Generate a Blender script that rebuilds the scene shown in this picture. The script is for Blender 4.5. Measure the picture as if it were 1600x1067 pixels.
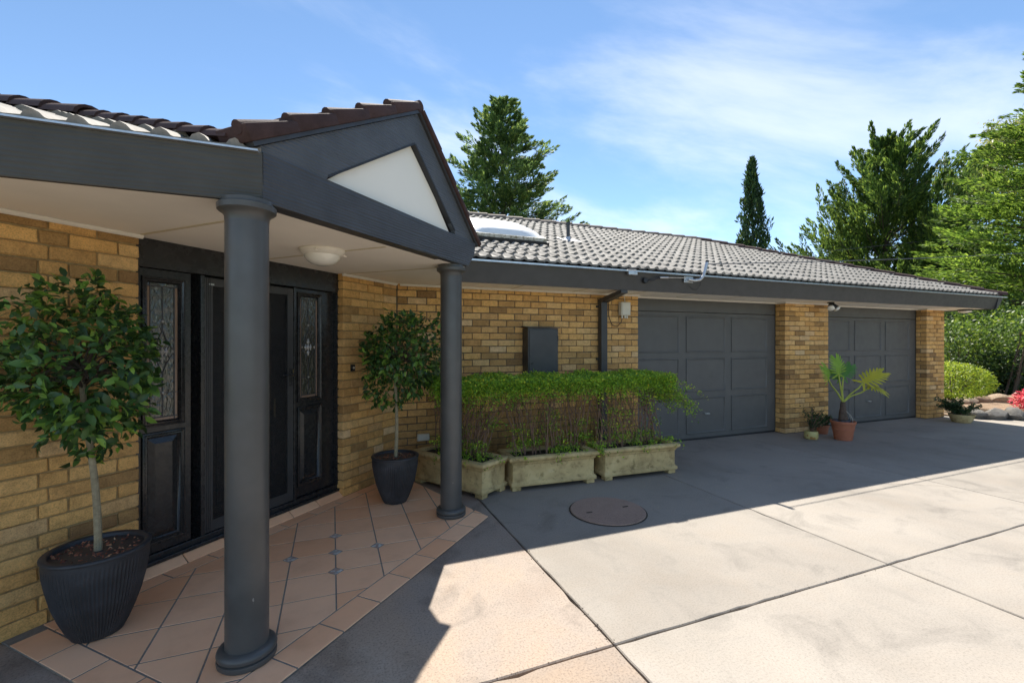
import bpy, bmesh, math, random
import numpy as np
from mathutils import Vector, Matrix, Quaternion

R = math.radians
S2 = math.sqrt(.5)
scene = bpy.context.scene
for o in list(bpy.data.objects): bpy.data.objects.remove(o)
COL = scene.collection
rng = random.Random(7)
nrg = np.random.default_rng(11)

# ------------------------------------------------------------------ camera
# X runs along the garage wall, Y into the house, camera above the origin
YAW = R(21.72); EYE = 1.6
cam = bpy.data.cameras.new('camera'); cam_o = bpy.data.objects.new('camera', cam); COL.objects.link(cam_o)
cam.sensor_width = 36; cam.lens = 705/1600*36; cam.shift_y = 1.7/1600
cam.clip_start = .05; cam.clip_end = 3000
cam_o.location = (0, 0, EYE); cam_o.rotation_euler = (R(90), 0, -YAW)
scene.camera = cam_o
scene.render.resolution_x = 1024; scene.render.resolution_y = 682

# ------------------------------------------------------------------ world, sun, exposure
SUN = Vector((.285, .668, 1)).normalized()
world = bpy.data.worlds.new('World'); scene.world = world; world.use_nodes = True
wt = world.node_tree; wt.nodes.clear()
def wn(t, **k):
    n = wt.nodes.new(t)
    for a, b in k.items(): setattr(n, a, b)
    return n
wout = wn('ShaderNodeOutputWorld'); wbg = wn('ShaderNodeBackground'); wbg.inputs['Strength'].default_value = .063
sky = wn('ShaderNodeTexSky', sky_type='NISHITA', sun_disc=False)
sky.sun_elevation = math.asin(SUN.z); sky.sun_rotation = math.atan2(SUN.x, SUN.y)
sky.air_density = .6; sky.dust_density = 0.0; sky.ozone_density = 3.0; sky.altitude = 100
# thin high cloud on a flat layer overhead, the same all round the sky
tc = wn('ShaderNodeTexCoord'); sep = wn('ShaderNodeSeparateXYZ'); wt.links.new(tc.outputs['Generated'], sep.inputs[0])
mz = wn('ShaderNodeMath', operation='MAXIMUM'); mz.inputs[1].default_value = .0; wt.links.new(sep.outputs['Z'], mz.inputs[0])
ad = wn('ShaderNodeMath', operation='ADD'); ad.inputs[1].default_value = .22; wt.links.new(mz.outputs[0], ad.inputs[0])
dx = wn('ShaderNodeMath', operation='DIVIDE'); wt.links.new(sep.outputs['X'], dx.inputs[0]); wt.links.new(ad.outputs[0], dx.inputs[1])
dy = wn('ShaderNodeMath', operation='DIVIDE'); wt.links.new(sep.outputs['Y'], dy.inputs[0]); wt.links.new(ad.outputs[0], dy.inputs[1])
cmb = wn('ShaderNodeCombineXYZ'); wt.links.new(dx.outputs[0], cmb.inputs[0]); wt.links.new(dy.outputs[0], cmb.inputs[1])
mp = wn('ShaderNodeMapping'); mp.inputs['Rotation'].default_value = (0, 0, R(28)); mp.inputs['Scale'].default_value = (.75, 1.5, 1)
mp.inputs['Location'].default_value = (21.15, 26.3, 0)
wt.links.new(cmb.outputs[0], mp.inputs[0])
n1 = wn('ShaderNodeTexNoise'); n1.inputs['Scale'].default_value = 1.1; n1.inputs['Detail'].default_value = 9; n1.inputs['Roughness'].default_value = .58; n1.inputs['Distortion'].default_value = .35
wt.links.new(mp.outputs[0], n1.inputs['Vector'])
n2 = wn('ShaderNodeTexNoise'); n2.inputs['Scale'].default_value = .55; n2.inputs['Detail'].default_value = 2
wt.links.new(mp.outputs[0], n2.inputs['Vector'])
mm = wn('ShaderNodeMath', operation='MULTIPLY_ADD'); mm.inputs[1].default_value = .75; wt.links.new(n2.outputs['Fac'], mm.inputs[0]); wt.links.new(n1.outputs['Fac'], mm.inputs[2])
rp = wn('ShaderNodeMapRange', interpolation_type='SMOOTHSTEP'); rp.inputs['From Min'].default_value = .825; rp.inputs['From Max'].default_value = 1.14
rp.inputs['To Max'].default_value = .42
wt.links.new(mm.outputs[0], rp.inputs['Value'])
cmx = wn('ShaderNodeMix', data_type='RGBA')
wt.links.new(rp.outputs[0], cmx.inputs['Factor'])
hs = wn('ShaderNodeHueSaturation'); hs.inputs['Saturation'].default_value = 1.06; hs.inputs['Hue'].default_value = .499
tint = wn('ShaderNodeMix', data_type='RGBA', blend_type='MULTIPLY'); tint.inputs['Factor'].default_value = 1; tint.inputs['B'].default_value = (1.02, .925, .79, 1)
wt.links.new(sky.outputs[0], hs.inputs['Color']); wt.links.new(hs.outputs[0], tint.inputs['A']); wt.links.new(tint.outputs['Result'], cmx.inputs['A'])
cmx.inputs['B'].default_value = (4.6, 4.6, 4.7, 1)
wt.links.new(cmx.outputs['Result'], wbg.inputs['Color']); wt.links.new(wbg.outputs[0], wout.inputs[0])

sl = bpy.data.lights.new('sun', 'SUN'); sl.energy = 2.0; sl.angle = R(.53); sl.color = (1, .94, .84)
so = bpy.data.objects.new('sun', sl); COL.objects.link(so)
so.rotation_euler = (-SUN).to_track_quat('-Z', 'Y').to_euler()

scene.cycles.max_bounces = 14; scene.cycles.diffuse_bounces = 8; scene.cycles.transparent_max_bounces = 16
scene.view_settings.view_transform = 'Standard'; scene.view_settings.look = 'None'
scene.view_settings.exposure = 2.35; scene.view_settings.gamma = 1; scene.view_settings.use_curve_mapping = False

# ------------------------------------------------------------------ helpers
def CN(c, n, z=0.): return Vector(((c-n)*S2, (c+n)*S2, z))
DC = Vector((S2, S2, 0)); DN = Vector((-S2, S2, 0)); UP = Vector((0, 0, 1)); DX = Vector((1, 0, 0)); DY = Vector((0, 1, 0))
FW = Vector((math.sin(YAW), math.cos(YAW), 0)); RT = Vector((math.cos(YAW), -math.sin(YAW), 0))
def at_depth(u, D, z=0.):          # direction from a photo column, distance given
    p = FW*D + RT*(D*(u-800)/705); return Vector((p.x, p.y, z))

class MB:
    def __init__(s): s.v = []; s.f = []
    def add(s, vs, fs):
        b = len(s.v); s.v += [tuple(v) for v in vs]; s.f += [tuple(i+b for i in f) for f in fs]; return s
    def box(s, p, q):
        (a, b, c), (d, e, f) = p, q
        return s.add([(a,b,c),(d,b,c),(d,e,c),(a,e,c),(a,b,f),(d,b,f),(d,e,f),(a,e,f)],
            [(3,2,1,0),(4,5,6,7),(0,1,5,4),(1,2,6,5),(2,3,7,6),(3,0,4,7)])
    def obox(s, o, ax, ay, az):     # box from a corner and three edge vectors
        o = Vector(o); vs = [o, o+ax, o+ax+ay, o+ay]; vs += [v+az for v in vs]
        fs = [(3,2,1,0),(4,5,6,7),(0,1,5,4),(1,2,6,5),(2,3,7,6),(3,0,4,7)]
        if ax.cross(ay).dot(az) < 0: fs = [f[::-1] for f in fs]
        return s.add(vs, fs)
    def prism(s, poly, d):          # polygon extruded along d
        d = Vector(d); n = len(poly); vs = [Vector(p) for p in poly]; vs += [v+d for v in vs]
        nn = Vector((0,0,0))
        for i in range(n): nn += vs[i].cross(vs[(i+1) % n])
        fs = [tuple(range(n)), tuple(range(2*n-1, n-1, -1))] + [(i, i+n, (i+1) % n+n, (i+1) % n) for i in range(n)]
        if nn.dot(d) > 0: fs = [f[::-1] for f in fs]
        return s.add(vs, fs)
    def tube(s, pts, r, k=8, caps=True):
        pts = [Vector(p) for p in pts]; m = len(pts)
        rs = r if isinstance(r, (list, tuple)) else [r]*m
        ref = None; vs = []
        for i in range(m):
            t = (pts[min(i+1, m-1)]-pts[max(i-1, 0)]).normalized()
            if ref is None: ref = t.orthogonal().normalized()
            ref = (ref - t*ref.dot(t)).normalized(); b = t.cross(ref)
            for j in range(k):
                a = 2*math.pi*j/k; vs.append(pts[i]+(ref*math.cos(a)+b*math.sin(a))*rs[i])
        fs = [(i*k+j, i*k+(j+1) % k, (i+1)*k+(j+1) % k, (i+1)*k+j) for i in range(m-1) for j in range(k)]
        if caps: fs += [tuple(range(k-1, -1, -1)), tuple((m-1)*k+j for j in range(k))]
        return s.add(vs, fs)
    def lathe(s, prof, k=48, o=(0,0,0), fn=None):
        o = Vector(o); vs = []
        for (r, z) in prof:
            for j in range(k):
                a = 2*math.pi*j/k; rr = r if fn is None else fn(r, z, j)
                vs.append(o+Vector((rr*math.cos(a), rr*math.sin(a), z)))
        m = len(prof)
        fs = [(i*k+j, i*k+(j+1) % k, (i+1)*k+(j+1) % k, (i+1)*k+j) for i in range(m-1) for j in range(k)]
        if prof[0][0] > 1e-5: fs.append(tuple(range(k-1, -1, -1)))
        if prof[-1][0] > 1e-5: fs.append(tuple((m-1)*k+j for j in range(k)))
        return s.add(vs, fs)
    def mesh(s, name, mat=None, smooth=False, bevel=0, seg=2, ang=35):
        me = bpy.data.meshes.new(name); me.from_pydata(s.v, [], s.f)
        if bevel:
            bm = bmesh.new(); bm.from_mesh(me); bmesh.ops.remove_doubles(bm, verts=bm.verts, dist=1e-5)
            es = [e for e in bm.edges if len(e.link_faces) == 2 and e.calc_face_angle(0) > R(30)]
            bmesh.ops.bevel(bm, geom=es, offset=bevel, segments=seg, profile=.5, affect='EDGES', clamp_overlap=True)
            bm.to_mesh(me); bm.free()
        if smooth:
            me.shade_smooth()
            if smooth != 'all': me.set_sharp_from_angle(angle=R(ang))
        if mat: me.materials.append(mat)
        me.update(); return me
    def build(s, name, mat, parent=None, **k):
        return link(name, s.mesh(name, mat, **k), parent)

def link(name, me, parent=None, loc=None, rot=None, local=False):
    o = bpy.data.objects.new(name, me); COL.objects.link(o)
    if loc is not None: o.location = loc
    if rot is not None: o.rotation_euler = rot
    if parent is not None:
        o.parent = parent
        if not local:   # geometry given in world coordinates
            o.matrix_parent_inverse = wmat(parent).inverted()
    return o
WM = {}
def wmat(o):
    m = o.matrix_parent_inverse @ Matrix.LocRotScale(o.location, o.rotation_euler, o.scale) if o.parent else Matrix.LocRotScale(o.location, o.rotation_euler, o.scale)
    return wmat(o.parent) @ m if o.parent else m
def tag(o, label, cat, group=None, kind=None):
    if label: o['label'] = label
    if cat: o['category'] = cat
    if group: o['group'] = group
    if kind: o['kind'] = kind
    return o
def thing(name, label, cat, loc=(0,0,0), rz=0, group=None):
    o = bpy.data.objects.new(name, None); COL.objects.link(o); o.empty_display_size = .1
    o.location = loc; o.rotation_euler = (0, 0, rz)
    return tag(o, label, cat, group)
def struct(o): o['kind'] = 'structure'; return o

# ------------------------------------------------------------------ materials
def newmat(name):
    m = bpy.data.materials.new(name); m.use_nodes = True
    return m, m.node_tree, m.node_tree.nodes['Principled BSDF']
def N(t, ty, **k):
    n = t.nodes.new(ty)
    for a, b in k.items(): setattr(n, a, b)
    return n
def noise(t, vec, scale, detail=4, rough=.55, dist=0):
    n = N(t, 'ShaderNodeTexNoise'); n.inputs['Scale'].default_value = scale; n.inputs['Detail'].default_value = detail
    n.inputs['Roughness'].default_value = rough; n.inputs['Distortion'].default_value = dist
    if vec is not None: t.links.new(vec, n.inputs['Vector'])
    return n.outputs['Fac']
def ramp(t, fac, stops, interp='LINEAR'):
    n = N(t, 'ShaderNodeValToRGB'); cr = n.color_ramp; cr.interpolation = interp
    while len(cr.elements) < len(stops): cr.elements.new(.5)
    for e, (p, c) in zip(cr.elements, stops): e.position = p; e.color = (*c, 1) if len(c) == 3 else c
    t.links.new(fac, n.inputs[0]); return n.outputs[0]
def mixc(t, fac, a, b, bt='MIX'):
    n = N(t, 'ShaderNodeMix', data_type='RGBA', blend_type=bt)
    for s, v in (('Factor', fac), ('A', a), ('B', b)):
        if isinstance(v, (int, float)): n.inputs[s].default_value = v
        elif isinstance(v, tuple): n.inputs[s].default_value = (*v, 1)
        else: t.links.new(v, n.inputs[s])
    return n.outputs['Result']
def rng_(t, v, a, b, c, d):
    n = N(t, 'ShaderNodeMapRange'); n.inputs[1].default_value = a; n.inputs[2].default_value = b; n.inputs[3].default_value = c; n.inputs[4].default_value = d
    t.links.new(v, n.inputs[0]); return n.outputs[0]
def bump(t, bsdf, h, strength=.3, dist=.01, prev=None):
    n = N(t, 'ShaderNodeBump'); n.inputs['Strength'].default_value = strength; n.inputs['Distance'].default_value = dist
    t.links.new(h, n.inputs['Height'])
    if prev is not None: t.links.new(prev, n.inputs['Normal'])
    t.links.new(n.outputs[0], bsdf.inputs['Normal']); return n.outputs[0]
def coords(t, rnd=True):
    tc = N(t, 'ShaderNodeTexCoord').outputs['Object']
    if not rnd: return tc, None
    oi = N(t, 'ShaderNodeObjectInfo'); v = N(t, 'ShaderNodeVectorMath', operation='MULTIPLY_ADD')
    v.inputs[1].default_value = (37, 53, 91); c = N(t, 'ShaderNodeCombineXYZ')
    for i in range(3): t.links.new(oi.outputs['Random'], c.inputs[i])
    t.links.new(c.outputs[0], v.inputs[0]); t.links.new(tc, v.inputs[2])
    return v.outputs[0], oi.outputs['Random']
def paint(name, col, rough=.45, var=.12, bs=.08, scale=9, spec=.5):
    m, t, b = newmat(name); v, _ = coords(t, False)
    f = noise(t, v, scale, 5); d = tuple(c*(1-var) for c in col); l = tuple(min(1, c*(1+var)) for c in col)
    t.links.new(ramp(t, f, [(.3, d), (.7, l)]), b.inputs['Base Color'])
    f2 = noise(t, v, scale*2.3, 4)
    t.links.new(rng_(t, f2, .3, .7, rough-.08, rough+.1), b.inputs['Roughness']); b.inputs['Specular IOR Level'].default_value = spec
    bump(t, b, noise(t, v, 260, 3), bs, .002)
    return m
M = {}
# bricks: colour by brick
def brick_mat(name, stops):
    m, t, b = newmat(name); v, r = coords(t)
    base = ramp(t, r, stops)
    f = noise(t, v, 16, 6, .65); c = mixc(t, .55, base, ramp(t, f, [(.28, (.50,.48,.46)), (.58, (1,1,1)), (.8, (1.25,1.2,1.1))]), 'MULTIPLY')
    sp = noise(t, v, 130, 3, .7); c = mixc(t, .35, c, ramp(t, sp, [(.35, (.25,.25,.25)), (.5, (1,1,1)), (.72, (1.5,1.45,1.3))]), 'MULTIPLY')
    t.links.new(c, b.inputs['Base Color']); b.inputs['Roughness'].default_value = .88; b.inputs['Specular IOR Level'].default_value = .25
    p = bump(t, b, noise(t, v, 40, 6, .7), .55, .012); bump(t, b, sp, .35, .003, p)
    return m
BR = [(0, (0.3,0.171,0.0735)), (.10, (0.44,0.257,0.098)), (.25, (0.62,0.351,0.127)), (.55, (0.78,0.456,0.162)), (.75, (0.73,0.461,0.196)), (.92, (0.57,0.323,0.118)), (1, (0.78,0.541,0.294))]
M['brick'] = brick_mat('brick_golden', BR)
def mortar_mat(name, a, bcol):
    m, t, b = newmat(name); v, _ = coords(t, False)
    t.links.new(ramp(t, noise(t, v, 30, 6, .7), [(.3, a), (.7, bcol)]), b.inputs['Base Color']); b.inputs['Roughness'].default_value = .95
    bump(t, b, noise(t, v, 90, 5, .7), .7, .01); return m
M['mortar'] = mortar_mat('mortar_sand', (.26,.18,.08), (.46,.33,.15))
M['mortar_shaded'] = mortar_mat('mortar_raked_shade', (.10,.08,.055), (.19,.15,.095))  # shade of the deep-raked joints put into a darker mortar colour
M['charcoal'] = paint('charcoal_paint', (.042,.042,.043), .42, .15, .06, 6)
M['column'] = paint('column_paint', (.074,.073,.070), .36, .14, .05, 5)
t = M['column'].node_tree; b = t.nodes['Principled BSDF']; v, _ = coords(t, False)
mpc = N(t, 'ShaderNodeMapping'); mpc.inputs['Scale'].default_value = (26, 26, 9); t.links.new(v, mpc.inputs[0])
chip = ramp(t, noise(t, mpc.outputs[0], 1.0, 3, .6), [(.735, (0,0,0)), (.75, (.8,.8,.8))]); old = b.inputs['Base Color'].links[0].from_socket
t.links.new(mixc(t, chip, old, (.30,.29,.26)), b.inputs['Base Color'])
M['black'] = paint('door_black', (.022,.022,.023), .26, .06, .012, 7)
M['garage'] = paint('garage_door_paint', (.10,.098,.094), .5, .08, .12, 4)
M['soffit'] = paint('soffit_cream', (.92,.87,.78), .7, .03, .04, 3)
M['trim'] = paint('trim_white', (.78,.74,.66), .55, .04, .03, 8)
M['infill'] = paint('gable_infill', (.88,.85,.76), .75, .02, .05, 2)
M['strip'] = paint('soffit_strip', (.66,.58,.40), .6, .05, .02, 4)
M['white'] = paint('white_acrylic', (.86,.86,.84), .3, .02, .01, 4)
M['cream_plastic'] = paint('cream_plastic', (.62,.58,.48), .4, .05, .02, 10)
M['steel'] = paint('galvanised', (.55,.56,.57), .35, .12, .04, 20)
M['steel'].node_tree.nodes['Principled BSDF'].inputs['Metallic'].default_value = .85
M['lead'] = paint('lead_came', (.06,.06,.065), .4, .2, .05, 30)
M['brass'] = paint('brass', (.5,.4,.2), .35, .1, .02, 30); M['brass'].node_tree.nodes['Principled BSDF'].inputs['Metallic'].default_value = 1
M['cable'] = paint('cable_black', (.02,.02,.022), .5, .1, .02, 20)
# timber with grain relief under charcoal paint
def timber(name, col, axis, k=1.):
    m, t, b = newmat(name); tcn = N(t, 'ShaderNodeTexCoord').outputs['Object']
    mp = N(t, 'ShaderNodeMapping'); mp.inputs['Rotation'].default_value = (0, 0, axis); t.links.new(tcn, mp.inputs[0])
    mq = N(t, 'ShaderNodeMapping'); mq.inputs['Scale'].default_value = (1.1, 4, 13); t.links.new(mp.outputs[0], mq.inputs[0])
    w = N(t, 'ShaderNodeTexWave', wave_type='RINGS', rings_direction='X'); w.inputs['Scale'].default_value = 1.3; w.inputs['Distortion'].default_value = 9
    w.inputs['Detail'].default_value = 4; w.inputs['Detail Scale'].default_value = .8; t.links.new(mq.outputs[0], w.inputs[0])
    mr = N(t, 'ShaderNodeMapping'); mr.inputs['Scale'].default_value = (3, 30, 60); t.links.new(mp.outputs[0], mr.inputs[0])
    g = noise(t, mr.outputs[0], 1.6, 5, .7)
    f = noise(t, tcn, 5, 4); t.links.new(ramp(t, f, [(.3, tuple(c*.85 for c in col)), (.7, tuple(c*1.2 for c in col))]), b.inputs['Base Color'])
    b.inputs['Roughness'].default_value = .45
    p = bump(t, b, w.outputs['Fac'], .28*k, .012); bump(t, b, g, .35*k, .006, p); return m
M['beam'] = timber('beam_timber', (.048,.050,.054), R(-45))
M['fascia_timber'] = timber('fascia_timber', (.046,.044,.038), 0, .6)
M['barge'] = timber('barge_timber', (.075,.080,.086), R(-45))
# roof tiles
def tile_mat(name, a, c2):
    m, t, b = newmat(name); v, r = coords(t)
    base = mixc(t, r, a, c2)
    f = noise(t, v, 9, 6, .65); c = mixc(t, .6, base, ramp(t, f, [(.3, (.45,.44,.42)), (.6, (1,1,1)), (.85, (1.3,1.28,1.2))]), 'MULTIPLY')
    sp = noise(t, v, 70, 3, .7); c = mixc(t, .15, c, ramp(t, sp, [(.36, (.3,.3,.3)), (.5, (1,1,1))]), 'MULTIPLY')
    t.links.new(c, b.inputs['Base Color']); b.inputs['Roughness'].default_value = .8; b.inputs['Specular IOR Level'].default_value = .3
    bump(t, b, sp, .4, .004); return m
M['rtile'] = tile_mat('roof_tile_grey', (.25,.236,.214), (.315,.30,.275))
M['cap'] = tile_mat('ridge_cap_brown', (.19,.15,.125), (.25,.20,.17))
M['verge'] = tile_mat('verge_brown', (.060,.034,.031), (.085,.048,.043))
# terracotta floor tiles
def terra(name, a, c2, rough=.5):
    m, t, b = newmat(name); v, r = coords(t)
    base = mixc(t, r, a, c2); f = noise(t, v, 5, 6, .6)
    c = mixc(t, .5, base, ramp(t, f, [(.25, (.78,.72,.68)), (.48, (1,1,1)), (.8, (1.12,1.1,1.06))]), 'MULTIPLY')
    t.links.new(c, b.inputs['Base Color']); t.links.new(rng_(t, noise(t, v, 11, 5), .3, .7, rough-.1, rough+.15), b.inputs['Roughness'])
    bump(t, b, noise(t, v, 60, 4), .1, .003); return m
M['ptile'] = terra('porch_tile', (.88,.47,.26), (.94,.57,.35), .5)
M['ptile'].node_tree.nodes['Principled BSDF'].inputs['Specular IOR Level'].default_value = .3
M['terracotta'] = terra('terracotta_pot', (.36,.12,.06), (.40,.15,.08), .7)
M['grout'] = mortar_mat('grout', (.17,.16,.145), (.27,.25,.22))
# marble inserts
m, t, b = newmat('marble_insert'); v, r = coords(t)
w = N(t, 'ShaderNodeTexVoronoi', feature='F1'); w.inputs['Scale'].default_value = 55; t.links.new(v, w.inputs['Vector'])
t.links.new(ramp(t, w.outputs['Color'], [(.2, (.42,.30,.25)), (.45, (.62,.60,.55)), (.7, (.36,.36,.35)), (.9, (.75,.72,.68))], 'CONSTANT'), b.inputs['Base Color']); b.inputs['Roughness'].default_value = .3
M['insert'] = m
# concrete
def concrete(name, stops, stain, spk=.5):
    m, t, b = newmat(name); g = N(t, 'ShaderNodeNewGeometry').outputs['Position']
    oi = N(t, 'ShaderNodeObjectInfo').outputs['Random']
    f = noise(t, g, .55, 7, .62, .3); c = ramp(t, f, stops)
    f2 = noise(t, g, 2.3, 8, .68, .6); c = mixc(t, .8, c, ramp(t, f2, [(.30, stain), (.47, (1,1,1)), (.75, (1.10,1.07,1.04))]), 'MULTIPLY')
    f3 = noise(t, g, 85, 3, .7); c = mixc(t, spk*.7, c, ramp(t, f3, [(.34, (.45,.42,.4)), (.48, (1,1,1)), (.66, (1.2,1.18,1.15))]), 'MULTIPLY')
    f4 = noise(t, g, 300, 2, .6); c = mixc(t, .25, c, ramp(t, f4, [(.38, (.55,.53,.5)), (.52, (1,1,1))]), 'MULTIPLY')
    vo = N(t, 'ShaderNodeTexVoronoi', feature='F1'); vo.inputs['Scale'].default_value = 3.1; t.links.new(g, vo.inputs['Vector'])
    c = mixc(t, 1, c, ramp(t, vo.outputs['Distance'], [(.006, (.35,.32,.3)), (.014, (1,1,1))]), 'MULTIPLY')
    k = N(t, 'ShaderNodeHueSaturation'); t.links.new(rng_(t, oi, 0, 1, .9, 1.08), k.inputs['Value']); t.links.new(c, k.inputs['Color'])
    t.links.new(k.outputs[0], b.inputs['Base Color']); t.links.new(rng_(t, f2, .3, .7, .62, .9), b.inputs['Roughness']); b.inputs['Specular IOR Level'].default_value = .3
    p = bump(t, b, f4, .12, .002); bump(t, b, f2, .08, .01, p); return m
M['slab'] = concrete('slab_concrete', [(.30, (.255,.23,.20)), (.5, (.32,.289,.252)), (.72, (.36,.327,.287))], (.66,.66,.66))
M['slab_brown'] = concrete('slab_brown', [(.30, (.22,.175,.145)), (.46, (.30,.25,.21)), (.56, (.345,.265,.20)), (.72, (.385,.325,.265))], (.52,.50,.48), .85)
M['joint'] = mortar_mat('joint_soil', (.03,.025,.02), (.07,.055,.04))
M['iron'] = concrete('cover_concrete', [(.3, (.29,.20,.16)), (.7, (.41,.295,.235))], (.6,.55,.5), .6)
# planter stone
m, t, b = newmat('planter_stone'); v, r = coords(t)
f = noise(t, v, 4.5, 7, .65, .4); c = ramp(t, f, [(.25, (.24,.17,.075)), (.45, (.48,.355,.165)), (.6, (.60,.46,.22)), (.8, (.66,.53,.30))])
f2 = noise(t, v, 14, 6, .7); c = mixc(t, .7, c, ramp(t, f2, [(.34, (.36,.35,.27)), (.47, (1,1,1))]), 'MULTIPLY')
t.links.new(c, b.inputs['Base Color']); b.inputs['Roughness'].default_value = .9; bump(t, b, noise(t, v, 60, 6, .7), .4, .006); M['stone'] = m
# ribbed pot glaze
m, t, b = newmat('pot_charcoal'); v, r = coords(t)
f = noise(t, v, 7, 6, .65); c = ramp(t, f, [(.3, (.020,.021,.024)), (.6, (.040,.042,.048)), (.8, (.075,.078,.085))])
vs = N(t, 'ShaderNodeMapping'); vs.inputs['Scale'].default_value = (9, 9, 1.6); t.links.new(v, vs.inputs[0])
f2 = noise(t, vs.outputs[0], 2.2, 6, .75); c = mixc(t, ramp(t, f2, [(.66, (0,0,0)), (.74, (.55,.55,.55))]), c, (.22,.22,.22))
t.links.new(c, b.inputs['Base Color']); b.inputs['Roughness'].default_value = .5; bump(t, b, noise(t, v, 50, 4), .15, .003); M['pot'] = m
def isl(name, stops, rough=.8, trans=0, nscale=None, spec=.4):
    m, t, b = newmat(name); r = N(t, 'ShaderNodeNewGeometry').outputs['Random Per Island']
    c = ramp(t, r, stops)
    if nscale:
        v, _ = coords(t, False); c = mixc(t, .7, c, ramp(t, noise(t, v, nscale, 3), [(.3, (.5,.52,.5)), (.7, (1.35,1.35,1.2))]), 'MULTIPLY')
    t.links.new(c, b.inputs['Base Color']); b.inputs['Roughness'].default_value = rough; b.inputs['Specular IOR Level'].default_value = spec
    if trans:
        tr = N(t, 'ShaderNodeBsdfTranslucent'); hsn = N(t, 'ShaderNodeHueSaturation'); hsn.inputs['Value'].default_value = 1.6; hsn.inputs['Hue'].default_value = .48
        t.links.new(c, hsn.inputs['Color']); t.links.new(hsn.outputs[0], tr.inputs[0])
        mx = N(t, 'ShaderNodeMixShader'); mx.inputs[0].default_value = trans
        t.links.new(b.outputs[0], mx.inputs[1]); t.links.new(tr.outputs[0], mx.inputs[2])
        t.links.new(mx.outputs[0], t.nodes['Material Output'].inputs['Surface'])
    return m
M['mulch'] = isl('bark_mulch', [(0, (.10,.035,.022)), (.35, (.26,.09,.05)), (.7, (.38,.15,.08)), (.9, (.52,.27,.14)), (1, (.70,.50,.30))], .8)
M['mulch_bed'] = mortar_mat('mulch_bed', (.09,.035,.022), (.20,.08,.05))
M['soil'] = mortar_mat('potting_soil', (.015,.011,.008), (.04,.03,.02))
M['ficus'] = isl('ficus_leaf', [(0, (0.0225,0.0562,0.0175)), (.45, (0.045,0.106,0.0275)), (.8, (0.0813,0.175,0.0375)), (.93, (0.15,0.288,0.0438)), (1, (0.275,0.45,0.0625))], .33, .22)
M['ficus_new'] = isl('ficus_new_leaf', [(0, (0.104,0.221,0.039)), (1, (0.26,0.429,0.065))], .35, .35)
M['hedge'] = isl('hedge_leaf', [(0, (.07,.17,.025)), (.3, (.17,.33,.04)), (.65, (.28,.47,.05)), (.93, (.46,.62,.06)), (1, (.75,.65,.06))], .5, .4)
M['hstem'] = mortar_mat('hedge_bark', (.13,.075,.05), (.27,.165,.11))
M['bark_pale'] = mortar_mat('pale_bark', (.22,.18,.11), (.40,.34,.22))
M['bark'] = mortar_mat('tree_bark', (.05,.038,.028), (.11,.085,.06))
M['cypress'] = isl('cypress_leaf', [(0, (0.027,0.0607,0.0189)), (.45, (0.0607,0.121,0.027)), (.8, (0.115,0.203,0.0351)), (1, (0.23,0.324,0.054))], .6, .38, .5)
M['cypress_sun'] = isl('cypress_bright_leaf', [(0, (0.0386,0.0855,0.0186)), (.4, (0.0858,0.171,0.0255)), (.75, (0.147,0.257,0.0348)), (1, (0.24,0.363,0.0581))], .6, .42, .6)
M['cedar'] = isl('cedar_leaf', [(0, (0.0405,0.0878,0.0378)), (.45, (0.0878,0.162,0.0513)), (.8, (0.162,0.257,0.0675)), (1, (0.297,0.378,0.0945))], .6, .38, .6)
M['slim'] = isl('slim_cypress_leaf', [(0, (0.0135,0.0378,0.0189)), (.5, (0.027,0.0675,0.0243)), (.9, (0.054,0.115,0.0297)), (1, (0.135,0.189,0.0405))], .6, .2, .6)
M['gum'] = isl('gum_leaf', [(0, (.09,.12,.03)), (.4, (.17,.21,.05)), (.8, (.27,.30,.07)), (1, (.42,.38,.10))], .5, .35, .5)
M['shrub'] = isl('shrub_leaf', [(0, (0.0292,0.068,0.0146)), (.5, (0.068,0.136,0.0214)), (.85, (0.117,0.204,0.0292)), (1, (0.233,0.311,0.0486))], .5, .38, 1.5)
M['box'] = isl('clipped_leaf', [(0, (0.108,0.176,0.0162)), (.5, (0.203,0.311,0.0243)), (.85, (0.297,0.405,0.0338)), (1, (0.459,0.513,0.054))], .5, .35)
M['dkshrub'] = isl('dark_shrub_leaf', [(0, (0.0135,0.0351,0.0135)), (.6, (0.0297,0.0675,0.0216)), (1, (0.081,0.135,0.0405))], .5, .25)
M['redleaf'] = isl('red_leaf', [(0, (0.27,0.027,0.027)), (.5, (0.567,0.0675,0.0607)), (.85, (0.743,0.135,0.121)), (1, (0.81,0.338,0.27))], .5, .3)
M['grass'] = isl('grass_blade', [(0, (.03,.06,.012)), (1, (.10,.16,.03))], .6, .3)
M['philo'] = isl('philodendron_leaf', [(0, (0.17,0.34,0.034)), (1, (0.272,0.459,0.051))], .38, .35)
M['philo_dark'] = isl('philodendron_dark', [(0, (0.064,0.192,0.032)), (1, (0.096,0.24,0.04))], .38, .3)
M['philo_yellow'] = isl('philodendron_yellow', [(0, (0.42,0.42,0.03)), (1, (0.51,0.48,0.045))], .38, .35)
M['stalk'] = isl('philodendron_stalk', [(0, (0.338,0.39,0.065)), (1, (0.39,0.442,0.078))], .4, .15)
M['root'] = mortar_mat('aerial_root', (.25,.23,.2), (.42,.40,.36))
M['trunk_dark'] = mortar_mat('scarred_trunk', (.05,.035,.025), (.14,.10,.075))
M['pebble'] = paint('dark_pebble', (.045,.045,.055), .6, .35, .1, 14)
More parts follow.
